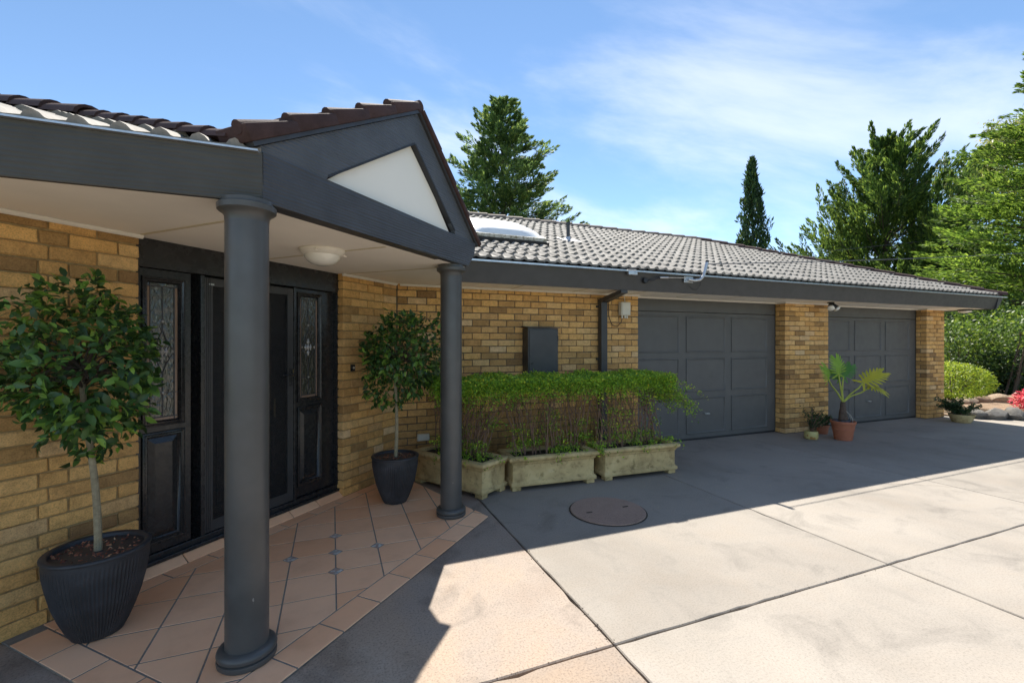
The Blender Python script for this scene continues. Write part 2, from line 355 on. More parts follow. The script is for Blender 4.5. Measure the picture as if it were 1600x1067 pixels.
def rock(name, a, c2):
    m, t, b = newmat(name); v, r = coords(t)
    t.links.new(mixc(t, .6, mixc(t, r, a, c2), ramp(t, noise(t, v, 7, 7, .7), [(.3, (.3,.28,.26)), (.55, (1,1,1)), (.8, (1.3,1.25,1.2))]), 'MULTIPLY'), b.inputs['Base Color'])
    b.inputs['Roughness'].default_value = .9; bump(t, b, noise(t, v, 22, 7, .7), .7, .03); return m
M['rock'] = rock('garden_rock', (.30,.20,.12), (.42,.33,.23)); M['rock_grey'] = rock('basalt_rock', (.09,.085,.08), (.24,.225,.2))
m, t, b = newmat('garden_soil'); g = N(t, 'ShaderNodeNewGeometry').outputs['Position']
c = ramp(t, noise(t, g, 3, 8, .7), [(.3, (.16,.10,.06)), (.55, (.32,.22,.14)), (.75, (.42,.31,.21))]); c = mixc(t, .6, c, ramp(t, noise(t, g, 60, 3), [(.35, (.35,.35,.35)), (.55, (1,1,1))]), 'MULTIPLY')
t.links.new(c, b.inputs['Base Color']); b.inputs['Roughness'].default_value = .95; bump(t, b, noise(t, g, 50, 5), .8, .03); M['bed'] = m
m, t, b = newmat('lawn'); g = N(t, 'ShaderNodeNewGeometry').outputs['Position']
c = ramp(t, noise(t, g, .6, 8, .7), [(.3, (.045,.07,.02)), (.55, (.09,.12,.035)), (.75, (.17,.15,.07))]); t.links.new(c, b.inputs['Base Color']); b.inputs['Roughness'].default_value = .95
bump(t, b, noise(t, g, 30, 5), .8, .05); M['lawn'] = m
# rippled dark leadlight glass
m, t, b = newmat('leadlight_glass'); v, _ = coords(t, False)
b.inputs['Base Color'].default_value = (.045,.045,.035,1); b.inputs['Roughness'].default_value = .04; b.inputs['Specular IOR Level'].default_value = .9; b.inputs['Coat Weight'].default_value = .6; b.inputs['Coat Roughness'].default_value = .03
mp2 = N(t, 'ShaderNodeMapping'); mp2.inputs['Scale'].default_value = (1, 1, .45); t.links.new(v, mp2.inputs[0])
p = bump(t, b, noise(t, mp2.outputs[0], 34, 3, .5, 1.2), .5, .02); t.links.new(p, b.inputs['Coat Normal']); M['glass'] = m
m, t, b = newmat('bevel_glass'); b.inputs['Base Color'].default_value = (.30,.29,.26,1); b.inputs['Roughness'].default_value = .05; b.inputs['Specular IOR Level'].default_value = 1.; M['bevel'] = m
m, t, b = newmat('border_glass'); b.inputs['Base Color'].default_value = (.26,.17,.12,1); b.inputs['Roughness'].default_value = .15; M['border'] = m
# security screen: fine dark mesh one can just see through
m, t, b = newmat('screen_mesh'); b.inputs['Base Color'].default_value = (.010,.010,.011,1); b.inputs['Roughness'].default_value = .6
tr = N(t, 'ShaderNodeBsdfTransparent'); mx = N(t, 'ShaderNodeMixShader'); mx.inputs[0].default_value = .45
t.links.new(b.outputs[0], mx.inputs[1]); t.links.new(tr.outputs[0], mx.inputs[2]); t.links.new(mx.outputs[0], t.nodes['Material Output'].inputs['Surface']); M['mesh'] = m
# opal light glass and clear lamp glass
m, t, b = newmat('opal_glass'); b.inputs['Base Color'].default_value = (.80,.78,.72,1); b.inputs['Roughness'].default_value = .2; b.inputs['Coat Weight'].default_value = .5; M['opal'] = m
m, t, b = newmat('lamp_face'); b.inputs['Base Color'].default_value = (.75,.72,.65,1); b.inputs['Roughness'].default_value = .12; b.inputs['Coat Weight'].default_value = .8; M['lampface'] = m
m, t, b = newmat('patterned_glaze'); v, _ = coords(t, False)
vo = N(t, 'ShaderNodeTexVoronoi', feature='F1'); vo.inputs['Scale'].default_value = 13; t.links.new(v, vo.inputs['Vector'])
t.links.new(ramp(t, vo.outputs['Distance'], [(.28, (.34,.18,.05)), (.36, (.50,.42,.17)), (.5, (.46,.40,.15))]), b.inputs['Base Color']); b.inputs['Roughness'].default_value = .45; M['glaze'] = m
M['neighbour'] = paint('neighbour_render', (.70,.68,.64), .8, .06, .05, 1)
M['rbrick'] = paint('far_brick', (.36,.20,.12), .9, .2, .05, 3)
m, t, b = newmat('side_brick'); v, _ = coords(t, False)
mp3 = N(t, 'ShaderNodeMapping'); mp3.inputs['Rotation'].default_value = (R(90), 0, R(90)); t.links.new(v, mp3.inputs[0])
bt = N(t, 'ShaderNodeTexBrick'); bt.inputs['Scale'].default_value = 1; bt.inputs['Brick Width'].default_value = .24; bt.inputs['Row Height'].default_value = .086; bt.inputs['Mortar Size'].default_value = .01
bt.inputs['Color1'].default_value = (.48,.32,.14,1); bt.inputs['Color2'].default_value = (.34,.21,.085,1); bt.inputs['Mortar'].default_value = (.15,.115,.07,1)
t.links.new(mp3.outputs[0], bt.inputs['Vector']); t.links.new(bt.outputs['Color'], b.inputs['Base Color']); b.inputs['Roughness'].default_value = .9; M['sidebrick'] = m

# ------------------------------------------------------------------ ground, driveway, porch floor
g = MB(); g.add([(-400,-400,-.06),(600,-400,-.06),(600,700,-.06),(-400,700,-.06)], [(0,1,2,3)])
struct(g.build('ground', M['lawn']))
g = MB(); g.add([(-8,-9,-.03),(40,-9,-.03),(40,5.9,-.03),(-8,5.9,-.03)], [(0,1,2,3)])
drive = struct(g.build('driveway', M['joint']))
XJ = [-7.9, -3.2, 1.39, 3.735, 6.42, 9.3, 12.6, 17, 22, 30, 39.5]; YJ = [-8.9, -5.2, -1.6, 2.02, 5.84]
for i in range(len(XJ)-1):
    for j in range(len(YJ)-1):
        gap = .0045
        x0, x1, y0, y1 = XJ[i]+gap, XJ[i+1]-gap, YJ[j]+gap, YJ[j+1]-gap; g = MB()
        if -4 < x0 < 9 and y1 > -1:      # near slabs: slightly crumbled edges
            ring = []
            for (a, b) in (((x0, y0), (x1, y0)), ((x1, y0), (x1, y1)), ((x1, y1), (x0, y1)), ((x0, y1), (x0, y0))):
                L_ = math.hypot(b[0]-a[0], b[1]-a[1]); n_ = max(2, int(L_/.11)); nx, ny = -(b[1]-a[1])/L_, (b[0]-a[0])/L_
                for k in range(n_):
                    f = k/n_; w_ = 0 if k == 0 else max(-.002, rng.gauss(.001, .0022))+(rng.uniform(.004, .012) if rng.random() < .045 else 0)
                    ring.append(Vector((a[0]+(b[0]-a[0])*f+nx*w_, a[1]+(b[1]-a[1])*f+ny*w_, -.12)))
            g.prism(ring, UP*.12)
        else: g.box((x0, y0, -.12), (x1, y1, 0))
        # edges slightly worn: chamfer
        g.build('concrete_slab', M['slab_brown'] if XJ[i+1] < 1.5 else M['slab'], drive, bevel=.006, seg=1)
# hairline crack, as a narrow recess filled with dirt
def crack(pts, w):
    mb = MB(); pts = [Vector(p) for p in pts]; fine = []
    for a, b in zip(pts, pts[1:]):
        for k in range(10):
            p = a.lerp(b, k/10); fine.append(p+Vector((rng.uniform(-.012,.012), rng.uniform(-.015,.015), 0)))
    for a, b in zip(fine, fine[1:]):
        d = (b-a).normalized(); q = Vector((-d.y, d.x, 0))*w*rng.uniform(.3, 1)
        mb.add([a-q+UP*.0035, b-q+UP*.0035, b+q+UP*.0035, a+q+UP*.0035], [(0,1,2,3)])
    mb.build('crack', M['joint'], drive)
crack([(4.4,4.3,0),(5.6,3.35,0),(6.3,2.9,0),(7.2,2.05,0)], .002)
# crumbs of dirt and grit along the open joint
mb = MB()
for k in range(150):
    if rng.random() < .6: x = rng.uniform(-.3, 3.7); y = 2.02+rng.gauss(0, .006)+(.02*rng.gauss(0, 1) if rng.random() < .15 else 0)
    else: x = 1.39+rng.gauss(0, .012); y = rng.uniform(2, 3.2)
    s = rng.uniform(.001, .0045); a = rng.uniform(0, 3)
    mb.obox((x, y, 0), Vector((math.cos(a), math.sin(a), 0))*s*1.6, Vector((-math.sin(a), math.cos(a), 0))*s, UP*s*.7)
d = mb.build('joint_grit', M['joint']); tag(d, 'loose dark grit and dirt along the driveway joints', 'dirt', kind='stuff')

# porch floor
PZ = .016
ptip = Vector((1.32, 3.92)); pk = Vector((.80, 5.42))
c_l = 1.13; n_f = 1.83
pf = [CN(c_l, n_f), CN(3.70, n_f), Vector((1.32,3.92,0)), Vector((1.16,4.30,0)), Vector((.74,5.54,0)), CN(4.44, 3.45), CN(c_l, 3.45)]
pf = [CN(c_l, n_f), Vector((1.32,3.92,0)), Vector((1.16,4.30,0)), Vector((.76,5.50,0)), CN(c_l, 3.45)]
g = MB(); g.prism([Vector((p.x, p.y, .0035)) for p in pf], UP*(PZ-.0055))
porch = struct(g.build('porch_floor', M['grout']))
def clip(poly, p0, nrm):      # keep side where (p-p0).nrm >= 0, 2-D
    out = []
    for i in range(len(poly)):
        a, b = poly[i], poly[(i+1) % len(poly)]
        da = (a-p0).dot(nrm); db = (b-p0).dot(nrm)
        if da >= 0: out.append(a)
        if (da < 0) != (db < 0): out.append(a.lerp(b, da/(da-db)))
    return out
V2 = lambda v: Vector((v.x, v.y))
def area(p): return abs(sum(p[i].x*p[(i+1) % len(p)].y-p[(i+1) % len(p)].x*p[i].y for i in range(len(p))))/2
def porch_tile(poly, mat=None, z=PZ):
    if len(poly) < 3 or area(poly) < 2e-4: return
    cx = sum((p for p in poly), Vector((0, 0)))/len(poly)
    mb = MB(); dz = rng.uniform(-.0006, .0006)
    mb.prism([(p.x-cx.x, p.y-cx.y, 0) for p in poly], UP*.008)
    me = mb.mesh('floor_tile', mat or M['ptile'], bevel=.0018, seg=1)
    link('floor_tile' if mat is None else 'marble_insert', me, porch, (cx.x, cx.y, z-.008+dz))
edges = []; gp = .0045
nC, nN = V2(DC), V2(DN)
right_a, right_b = Vector((1.32, 3.92)), Vector((.76, 5.50))
rn = Vector((-(right_b-right_a).y, (right_b-right_a).x)).normalized()
if rn.dot(Vector((0, 4))-right_a) < 0: rn = -rn
inner = [(V2(CN(0, 2.011)), nN), (V2(CN(c_l+.155, 0)), nC), (V2(CN(0, 3.30)), -nN), (right_a, rn)]
G = .305
ins = [(-.284,3.67),(.023,3.67),(.023,3.975),(.023,3.365),(.328,3.67)]
for i in range(-8, 8):
    for j in range(-8, 9):
        x0 = .023+G*i; y0 = 3.67+G*j
        p = [Vector((x0+gp,y0+gp)), Vector((x0+G-gp,y0+gp)), Vector((x0+G-gp,y0+G-gp)), Vector((x0+gp,y0+G-gp))]
        for (p0, nn) in inner: p = clip(p, p0+nn*gp, nn) if p else p
        for (ix, iy) in ins:
            if p:
                ic = Vector((ix, iy)); d = (Vector((x0+G/2, y0+G/2))-ic)
                if abs(d.x) < G*.7 and abs(d.y) < G*.7:
                    q = Vector((math.copysign(S2, d.x), math.copysign(S2, d.y))); p = clip(p, ic+q*.040, q)
        if p: porch_tile(p)
for (ix, iy) in ins:
    s = .046; porch_tile([Vector((ix+s,iy)), Vector((ix,iy+s)), Vector((ix-s,iy)), Vector((ix,iy-s))], M['insert'])
def strip_tiles(c0, n0, axis, joints, w0, w1, clips):
    for a, b in zip(joints, joints[1:]):
        if axis == 'c': p = [V2(CN(a+gp, w0)), V2(CN(b-gp, w0)), V2(CN(b-gp, w1)), V2(CN(a+gp, w1))]
        else: p = [V2(CN(w0, a+gp)), V2(CN(w1, a+gp)), V2(CN(w1, b-gp)), V2(CN(w0, b-gp))]
        for (p0, nn) in clips: p = clip(p, p0, nn) if p else p
        if p: porch_tile(p)
strip_tiles(0, 0, 'c', [2.216+.304*k for k in range(-4, 7)], n_f, 2.011-gp, [(V2(CN(c_l+.155+gp, 0)), nC), (right_a, rn)])
strip_tiles(0, 0, 'n', [1.83+.305*k for k in range(6)], c_l, c_l+.155-gp, [])
strip_tiles(0, 0, 'c', [1.285+.305*k for k in range(0, 12)], 3.30+gp, 3.425, [(right_a, rn)])

# ------------------------------------------------------------------ the house
house = thing('brick_house', 'single storey golden brick house with charcoal trim, tiled roof and gabled porch', 'house', (5, 6, 0))
def part(name, mb, mat, parent=house, **k): return mb.build(name, mat, parent, **k)
# --- bricks
_bc = {}
def brick_mesh(l, h, d, var):
    key = (round(l, 3), round(h, 3), round(d, 3), var)
    if key not in _bc:
        r = random.Random(hash(key) & 0xffff)
        mb = MB(); mb.box((-l/2, -d/2, -h/2), (l/2, d/2, h/2)); me = mb.mesh('brick', M['brick'], bevel=.0055, seg=1)
        for v in me.vertices: v.co.x += r.uniform(-.0028, .0028); v.co.z += r.uniform(-.0025, .0025); v.co.y += r.uniform(-.002, .002)
        _bc[key] = me
    return _bc[key]
BH = .076; CR = .0858
def lay(parent, items, cap=300):
    """items: (centre, along, length, depth) world; the first cap singly, the rest joined"""
    rest = MB()
    for k, (p, ang, l, d, zc) in enumerate(items):
        me = brick_mesh(l, BH, d, rng.randrange(5))
        jit = Vector((0, rng.uniform(-.0025, .0025), 0)); jit.rotate(Matrix.Rotation(ang, 3, 'Z'))
        if k < cap:
            o = link('brick', me, parent, p+jit, (rng.uniform(-.006,.006), rng.uniform(-.006,.006), ang+(math.pi if rng.random() < .5 else 0)))
        else:
            rot = Matrix.Translation(p+jit) @ Matrix.Rotation(ang, 4, 'Z')
            rest.add([rot @ v.co for v in me.vertices], [tuple(f.vertices) for f in me.polygons])
    if rest.v:
        o = rest.build('brick_field', M['brick'], parent); o['kind'] = 'stuff'
def wall_items(o, d, nout, L, z0, courses, endL, endR, ret=.2, phase=0):
    """o: corner at the left end on the face, d: along, nout: outward. endL/endR: 'q' quoined corner with a return, '' plain"""
    ang = math.atan2(d.y, d.x); J = .0095; res = []
    for k in range(courses):
        z = z0+CR*k+BH/2; row = []; x = 0; xe = L
        odd = (k+phase) % 2
        if endL == 'q':
            if odd: row.append((0, .11, ret)); x = .11+J
            else: res.append((o+d*.055-nout*(.11+J+(ret-.11-J)/2)+UP*z, ang, .11, ret-.11-J, z))
        if endR == 'q':
            n_ = round((L-x+J)/(.2395));
            if (not odd and endL == 'q') or (odd and endL != 'q'): row.append((L-.11, L, ret)); xe = L-.11-J
            else: res.append((o+d*(L-.055)-nout*(.11+J+(ret-.11-J)/2)+UP*z, ang, .11, ret-.11-J, z))
        if endL != 'q' and odd: row.append((0, .11, .11)); x = .11+J
        # fill between x and xe with stretchers stretched to fit
        span = xe-x; nb = max(1, round((span+J)/.2395)); rem = span-(nb*.23+(nb-1)*J)
        if abs(rem)/nb > .018:     # put a cut brick somewhere
            nb = int((span+J)//.2395); cut = span-nb*.2395
            lens = [.23]*nb
            if cut > .035: lens.insert(min(nb, max(0, nb-1)), cut)
            else: lens = [l+(cut+J)/nb for l in lens]
        else: lens = [.23+rem/nb]*nb
        for l in lens:
            row.append((x, x+l, .11)); x += l+J
        for (a, b, dep) in row: res.append((o+d*((a+b)/2)-nout*(dep/2)+UP*z, ang, b-a, dep, z))
    return res
NC = 27
# entry wall left of the door (45 degrees)
NW = 3.43
def cwall(c0, c1, mat, name, **kw):
    mb = MB(); mb.obox(CN(c0+.012, NW+.011, 0), DC*(c1-c0-.024), DN*.085, UP*2.33)
    w = part(name, mb, mat); return w
w = cwall(.2, 1.758, M['mortar'], 'entry_wall')
L_it = wall_items(CN(.2, NW), DC, -DN, 1.558, .012, NC, '', 'q', .105)
L_it.sort(key=lambda i: -(i[0].x+i[0].y)); lay(w, L_it, 190)
w = cwall(3.576, 4.46, M['mortar'], 'entry_wall')
lay(w, wall_items(CN(3.576, NW), DC, -DN, .872, .012, NC, 'q', '', .105), 200)
# wall between porch and first garage door
mb = MB(); mb.box((.70, 5.581, 0), (4.238, 5.76, 2.33)); w = part('front_wall', mb, M['mortar_shaded'])
it = wall_items(Vector((.735, 5.57, 0)), DX, -DY, 4.25-.735, .012, NC, '', 'q', .19, 1)
it.sort(key=lambda i: (i[4] < .42, -i[4])); lay(w, it, 300)
# piers
for (x0, x1, lab) in ((7.37, 8.50, 0), (11.58, 12.22, 0)):
    mb = MB(); mb.box((x0+.012, 5.582, 0), (x1-.012, 5.95, 2.33)); w = part('brick_pier', mb, M['mortar_shaded'])
    lay(w, wall_items(Vector((x0, 5.57, 0)), DX, -DY, x1-x0, .012, NC, 'q', 'q', .19), 300)
mb = MB(); mb.box((12.10, 5.96, 0), (12.21, 13.4, 2.33)); part('side_wall', mb, M['sidebrick'])
mb = MB(); mb.box((-3, 13.3, 0), (12.1, 13.4, 2.33)); mb.box((-3.1, 5, 0), (-3, 13.4, 2.33)); part('rear_wall', mb, M['sidebrick'])

# --- soffits and trims
ZS = 2.31
mb = MB()
sof = [Vector((-5, 2.60, ZS)), Vector((-.33, 2.60, ZS)), CN(1.60, 2.10, ZS), CN(3.74, 2.10, ZS), Vector((1.20, 4.99, ZS)), Vector((1.20, 5.9, ZS)), Vector((-2.6, 5.9, ZS)), Vector((-5, 3.3, ZS))]
mb.prism(sof, UP*.01); part('porch_soffit', mb, M['soffit'])
mb = MB(); mb.box((1.205, 5.022, ZS-.001), (12.78, 5.9, ZS+.009)); part('eave_soffit', mb, M['soffit'])
mb = MB(); mb.box((12.2, 5.91, ZS-.001), (12.78, 13, ZS+.009)); part('eave_soffit', mb, M['soffit'])
def cstrip(a, b, w=.022, t=.004):
    a, b = Vector(a), Vector(b); d = (b-a).normalized(); q = UP.cross(d)*w
    mb = MB(); mb.obox(a-q/2+UP*(ZS-t), b-a, q, UP*(t-.0015)); part('cover_strip', mb, M['strip'])
cstrip(CN(1.76, 3.42), CN(1.76, 2.18)); cstrip(CN(2.70, 3.42), CN(2.70, 2.18)); cstrip(CN(3.6, 3.42), CN(3.66, 2.2))
x = 2.2
while x < 12.6: cstrip((x, 5.03, 0), (x, 5.55, 0)); x += .92
def trim(a, b, out):
    mb = MB(); a, b = Vector(a), Vector(b); mb.prism([a+UP*(ZS-.026), a+out*.012+UP*(ZS-.026), a+out*.024+UP*(ZS-.012), a+out*.024+UP*(ZS-.0025), a+UP*(ZS-.0025)], b-a)
    part('trim_moulding', mb, M['trim'])
trim(CN(.2, 3.429), CN(1.775, 3.429), -DN); trim(CN(3.56, 3.429), CN(4.44, 3.429), -DN)
trim((.76, 5.569, 0), (4.27, 5.569, 0), -DY); trim((4.25, 5.735, 0), (7.37, 5.735, 0), -DY); trim((7.35, 5.569, 0), (8.52, 5.569, 0), -DY)
trim((8.5, 5.735, 0), (11.58, 5.735, 0), -DY); trim((11.56, 5.569, 0), (12.24, 5.569, 0), -DY)
trim((7.369, 5.75, 0), (7.369, 5.58, 0), -DX); trim((11.579, 5.75, 0), (11.579, 5.58, 0), -DX)

# --- garage doors
def garage_door(x0, x1, cols):
    Y = 5.77
    mb = MB(); mb.box((x0, Y, 2.098), (x1, Y+.06, 2.33)); part('door_lintel', mb, M['garage'])
    mb = MB(); mb.box((x0-.005, Y+.004, .035), (x1+.005, Y+.045, 2.088)); dr = part('garage_door', mb, M['garage'])
    mb = MB(); mb.box((x0-.004, Y+.01, .002), (x1+.004, Y+.03, .034)); part('door_seal', mb, M['cable'], dr)
    for (a, b) in cols:
        for (za, zb) in ((.105, .70), (.79, 1.345), (1.435, 2.03)):
            mb = MB(); w = .030
            prof = [(0, 0), (.004, .013), (.014, .017), (.024, .010), (w, 0)]
            P = lambda f, h: [Vector((a+f, Y+.0045-h, za+f)), Vector((b-f, Y+.0045-h, za+f)), Vector((b-f, Y+.0045-h, zb-f)), Vector((a+f, Y+.0045-h, zb-f))]
            rings = [P(f, h) for f, h in prof]; vs = [v for r_ in rings for v in r_]
            fs = [(i*4+j, i*4+(j+1) % 4, (i+1)*4+(j+1) % 4, (i+1)*4+j) for i in range(len(prof)-1) for j in range(4)]
            mb.add(vs, [f[::-1] for f in fs]); part('panel_moulding', mb, M['garage'], dr, smooth=True, ang=50)
    xm = sum(cols[1])/2-.04
    mb = MB(); mb.tube([(xm, Y+.004, .43), (xm, Y-.03, .43)], [.017, .013], 12); mb.tube([(xm-.012, Y-.035, .43), (xm+.03, Y-.042, .428), (xm+.085, Y-.036, .424)], [.011, .012, .009], 10)
    part('door_handle', mb, M['steel'], dr, smooth=True)
garage_door(4.25, 7.37, [(4.37, 5.20), (5.345, 6.19), (6.325, 7.17)])
garage_door(8.50, 11.58, [(8.60, 9.43), (9.57, 10.41), (10.545, 11.35)])

# --- entry door set (45 degrees), face at n = ND
ND = 3.53
def cbox(mb, c0, c1, n0, n1, z0, z1): return mb.obox(CN(c0, n0, z0), DC*(c1-c0), DN*(n1-n0), UP*(z1-z0))
def cframe(mb, c0, c1, z0, z1, prof, face):
    rings = [[CN(c0+f, face-h, z0+f), CN(c1-f, face-h, z0+f), CN(c1-f, face-h, z1-f), CN(c0+f, face-h, z1-f)] for f, h in prof]
    vs = [v for r_ in rings for v in r_]
    mb.add(vs, [(i*4+j, i*4+(j+1) % 4, (i+1)*4+(j+1) % 4, (i+1)*4+j)[::-1] for i in range(len(prof)-1) for j in range(4)])
mb = MB(); cbox(mb, 1.755, 3.60, ND-.035, ND+.06, 2.115, 2.312); part('door_transom', mb, M['black'], bevel=.004)
mb = MB(); cbox(mb, 1.755, 3.60, ND-.02, ND+.08, .075, .135); cbox(mb, 1.755, 3.60, ND-.05, ND-.021, .070, .098); part('door_sill', mb, M['black'], bevel=.004)
mb = MB(); cbox(mb, 1.755, 3.60, ND+.12, ND+.14, .06, 2.3); part('door_backing', mb, M['black'])
mb = MB(); cbox(mb, 3.565, 3.60, ND-.03, ND+.06, .136, 2.113); part('door_jamb', mb, M['black'], bevel=.003)
mb = MB(); cbox(mb, 1.755, 1.80, ND-.03, ND+.06, .136, 2.113); part('door_jamb', mb, M['black'], bevel=.003)
def sidelight(c0, c1, g0, g1, gz0, gz1, pz0, pz1, f):
    """stiles and rails round a leadlight above a raised panel"""
    mb = MB(); cbox(mb, c0, g0, f, f+.045, .14, 2.11); cbox(mb, g1, c1, f, f+.045, .14, 2.11)
    for (za, zb) in ((.14, pz0), (pz1, gz0), (gz1, 2.11)): cbox(mb, g0+.0005, g1-.0005, f+.0008, f+.044, za, zb)
    s = part('sidelight', mb, M['black'])
    mb = MB(); cframe(mb, g0-.038, g1+.038, gz0-.038, gz1+.038, [(0, 0), (.004, .014), (.014, .018), (.022, .010), (.030, .012), (.040, -.004), (.042, -.02)], f); part('glass_moulding', mb, M['black'], s, smooth=True, ang=40)
    mb = MB(); cframe(mb, g0-.038, g1+.038, pz0-.038, pz1+.038, [(0, 0), (.004, .014), (.014, .018), (.022, .010), (.030, .012), (.040, -.006), (.048, -.010)], f); part('panel_moulding', mb, M['black'], s, smooth=True, ang=40)
    mb = MB(); cframe(mb, g0+.004, g1-.004, pz0+.004, pz1-.004, [(0, -.010), (.001, -.010), (.042, .004), (.044, .004)], f)
    cbox(mb, g0+.047, g1-.047, f-.004, f+.03, pz0+.047, pz1-.047); cbox(mb, g0, g1, f+.012, f+.03, pz0, pz1); part('raised_panel', mb, M['black'], s)
    leadlight(s, g0, g1, gz0, gz1, f+.014)
def leadlight(par, g0, g1, z0, z1, f):
    mb = MB(); cbox(mb, g0, g1, f, f+.006, z0, z1); part('leadlight_glass', mb, M['glass'], par)
    W = g1-g0; H = z1-z0; cm = (g0+g1)/2; zm = z0+H*.50
    T = lambda c, z: CN(c, f-.002, z)
    def came(pts, w=.004):
        mb = MB(); mb.tube([T(c, z) for c, z in pts], w, 6); part('lead_came', mb, M['lead'], par, smooth=True)
    b = .024
    came([(g0+b, z0), (g0+b, z1)]); came([(g1-b, z0), (g1-b, z1)]); came([(g0, z0+b), (g1, z0+b)]); came([(g0, z1-b), (g1, z1-b)])
    hw = W/2-b; hd = .155
    came([(cm, z1-b), (cm, zm+hd)]); came([(cm, z0+b), (cm, zm-hd)])
    came([(g0+b, z0+H*.70), (g0+b+.0, z0+H*.70)] if 0 else [(g0, z0+H*.2), (g1, z0+H*.2)], .003)
    # pointed oval with a lattice of bevelled diamonds inside
    for s in (-1, 1):
        came([(cm, zm+hd), (cm+s*hw*.28, zm+hd*.62), (cm+s*hw*.62, zm+hd*.30), (cm+s*hw, zm)])
        came([(cm, zm-hd), (cm+s*hw*.28, zm-hd*.62), (cm+s*hw*.62, zm-hd*.30), (cm+s*hw, zm)])
        came([(cm-s*hw*.30, zm+hd*.58), (cm+s*hw*.62, zm-hd*.30)], .003); came([(cm-s*hw*.62, zm+hd*.30), (cm+s*hw*.30, zm-hd*.58)], .003)
    def bev(cc, zz, a, h):
        mb = MB(); pts = [CN(cc+a, f-.001, zz), CN(cc, f-.001, zz+h), CN(cc-a, f-.001, zz), CN(cc, f-.001, zz-h)]; tp = CN(cc, f-.0075, zz)
        mb.add(pts+[tp], [(0,1,4),(1,2,4),(2,3,4),(3,0,4)]); mb.f = [f_[::-1] if 0 else f_ for f_ in mb.f]; part('bevelled_glass', mb, M['bevel'], par)
    for (a_, h_) in ((0, 0), (.42, .0), (-.42, .0), (0, .42), (0, -.42)):
        bev(cm+a_*hw*.8, zm+h_*hd*.8, hw*.22, hd*.22)
    for s in (-1, 1): bev(cm+s*hw*.86, zm, hw*.13, hd*.13)
    mb = MB(); mb.lathe([(.0001, .009), (.008, .007), (.012, 0)], 12); 
    for zz in (z0+H*.2, z0+H*.72):
        m2 = MB(); rot = Matrix.Translation(T(cm, zz)) @ (-DN).to_track_quat('Z', 'Y').to_matrix().to_4x4()
        m2.add([rot @ Vector(v) for v in mb.v], mb.f); part('glass_jewel', m2, M['bevel'], par, smooth=True)
    for (a0, a1) in ((g0, g0+b-.003), (g1-b+.003, g1)):
        mb = MB(); cbox(mb, a0, a1, f-.0012, f-.0004, z0+b, z1-b); part('border_glass', mb, M['border'], par)
    mb = MB(); cbox(mb, g0, g1, f-.0012, f-.0004, z0, z0+b-.003); part('border_glass', mb, M['border'], par)
sidelight(1.802, 2.143, 1.858, 2.062, 1.05, 2.02, .23, .94, ND)
sidelight(3.075, 3.563, 3.145, 3.365, 1.07, 2.04, .27, .955, ND+.02)
mb = MB(); cbox(mb, 2.205, 2.235, ND-.02, ND+.10, .136, 2.113); part('door_jamb', mb, M['black'], bevel=.003)
mb = MB(); cbox(mb, 3.045, 3.073, ND-.02, ND+.06, .136, 2.113); part('door_jamb', mb, M['black'], bevel=.003)
# inner timber door and security screen in front of it
mb = MB(); cbox(mb, 2.238, 3.043, ND+.062, ND+.105, .14, 2.10); idoor = part('front_door', mb, M['black'])
leadlight(idoor, 2.42, 2.86, 1.0, 1.98, ND+.050)
mb = MB(); cframe(mb, 2.37, 2.91, .3, .86, [(0, 0), (.004, .012), (.014, .014), (.03, 0)], ND+.0615); part('panel_moulding', mb, M['black'], idoor, smooth=True)
s0, s1, sz0, sz1 = 2.238, 3.043, .142, 2.098
mb = MB(); F = ND-.012; fw = .062
cbox(mb, s0, s0+fw, F, F+.028, sz0, sz1); cbox(mb, s1-fw, s1, F, F+.028, sz0, sz1)
cbox(mb, s0+fw, s1-fw, F+.001, F+.027, sz0, sz0+.085); cbox(mb, s0+fw, s1-fw, F+.001, F+.027, sz1-fw, sz1)
for q in (.014, .026, .040): cbox(mb, s0+q, s0+q+.004, F-.004, F-.0005, sz0, sz1); 
scr = part('screen_door', mb, M['charcoal'])
mb = MB(); cbox(mb, s0+fw, s1-fw, F+.012, F+.014, sz0+.085, sz1-fw); part('screen_mesh', mb, M['mesh'], scr)
mb = MB(); cbox(mb, 3.0, 3.028, F-.010, F-.0005, 1.20, 1.36); part('lock_plate', mb, M['black'], scr, bevel=.003)
mb = MB(); mb.tube([CN(3.014, F-.01, 1.31), CN(3.014, F-.05, 1.31)], .009, 10); mb.tube([CN(3.018, F-.05, 1.31), CN(2.96, F-.052, 1.31), CN(2.90, F-.046, 1.306)], [.010, .010, .007], 10); part('lever_handle', mb, M['black'], scr, smooth=True)
mb = MB(); cbox(mb, 3.036, 3.044, F-.004, F-.0006, 1.29, 1.35); part('strike_plate', mb, M['brass'], scr)
mb = MB(); mb.tube([CN(2.88, ND+.03, .93), CN(2.88, ND+.03, 1.1)], .008, 8); part('pull_handle', mb, M['brass'], idoor, smooth=True)
mb = MB(); cbox(mb, 2.27, 2.31, F-.002, F-.0005, 2.045, 2.055); part('maker_plate', mb, M['steel'], scr)
# sloping sill tiles
k0 = 1.76
while k0 < 3.58:
    k1 = min(k0+.303, 3.585); a, b = k0+.004, k1-.004
    mb = MB(); mb.prism([CN(a, 3.427, .014), CN(a, 3.427, .024), CN(a, 3.505, .078), CN(a, 3.515, .068)], DC*(b-a)); part('sill_tile', mb, M['ptile'], bevel=.002, seg=1); k0 = k1
mb = MB(); mb.prism([CN(1.757, 3.432, .012), CN(1.757, 3.515, .066), CN(1.757, 3.57, .069), CN(1.757, 3.57, .0)], DC*1.835); part('sill_bed', mb, M['grout'])

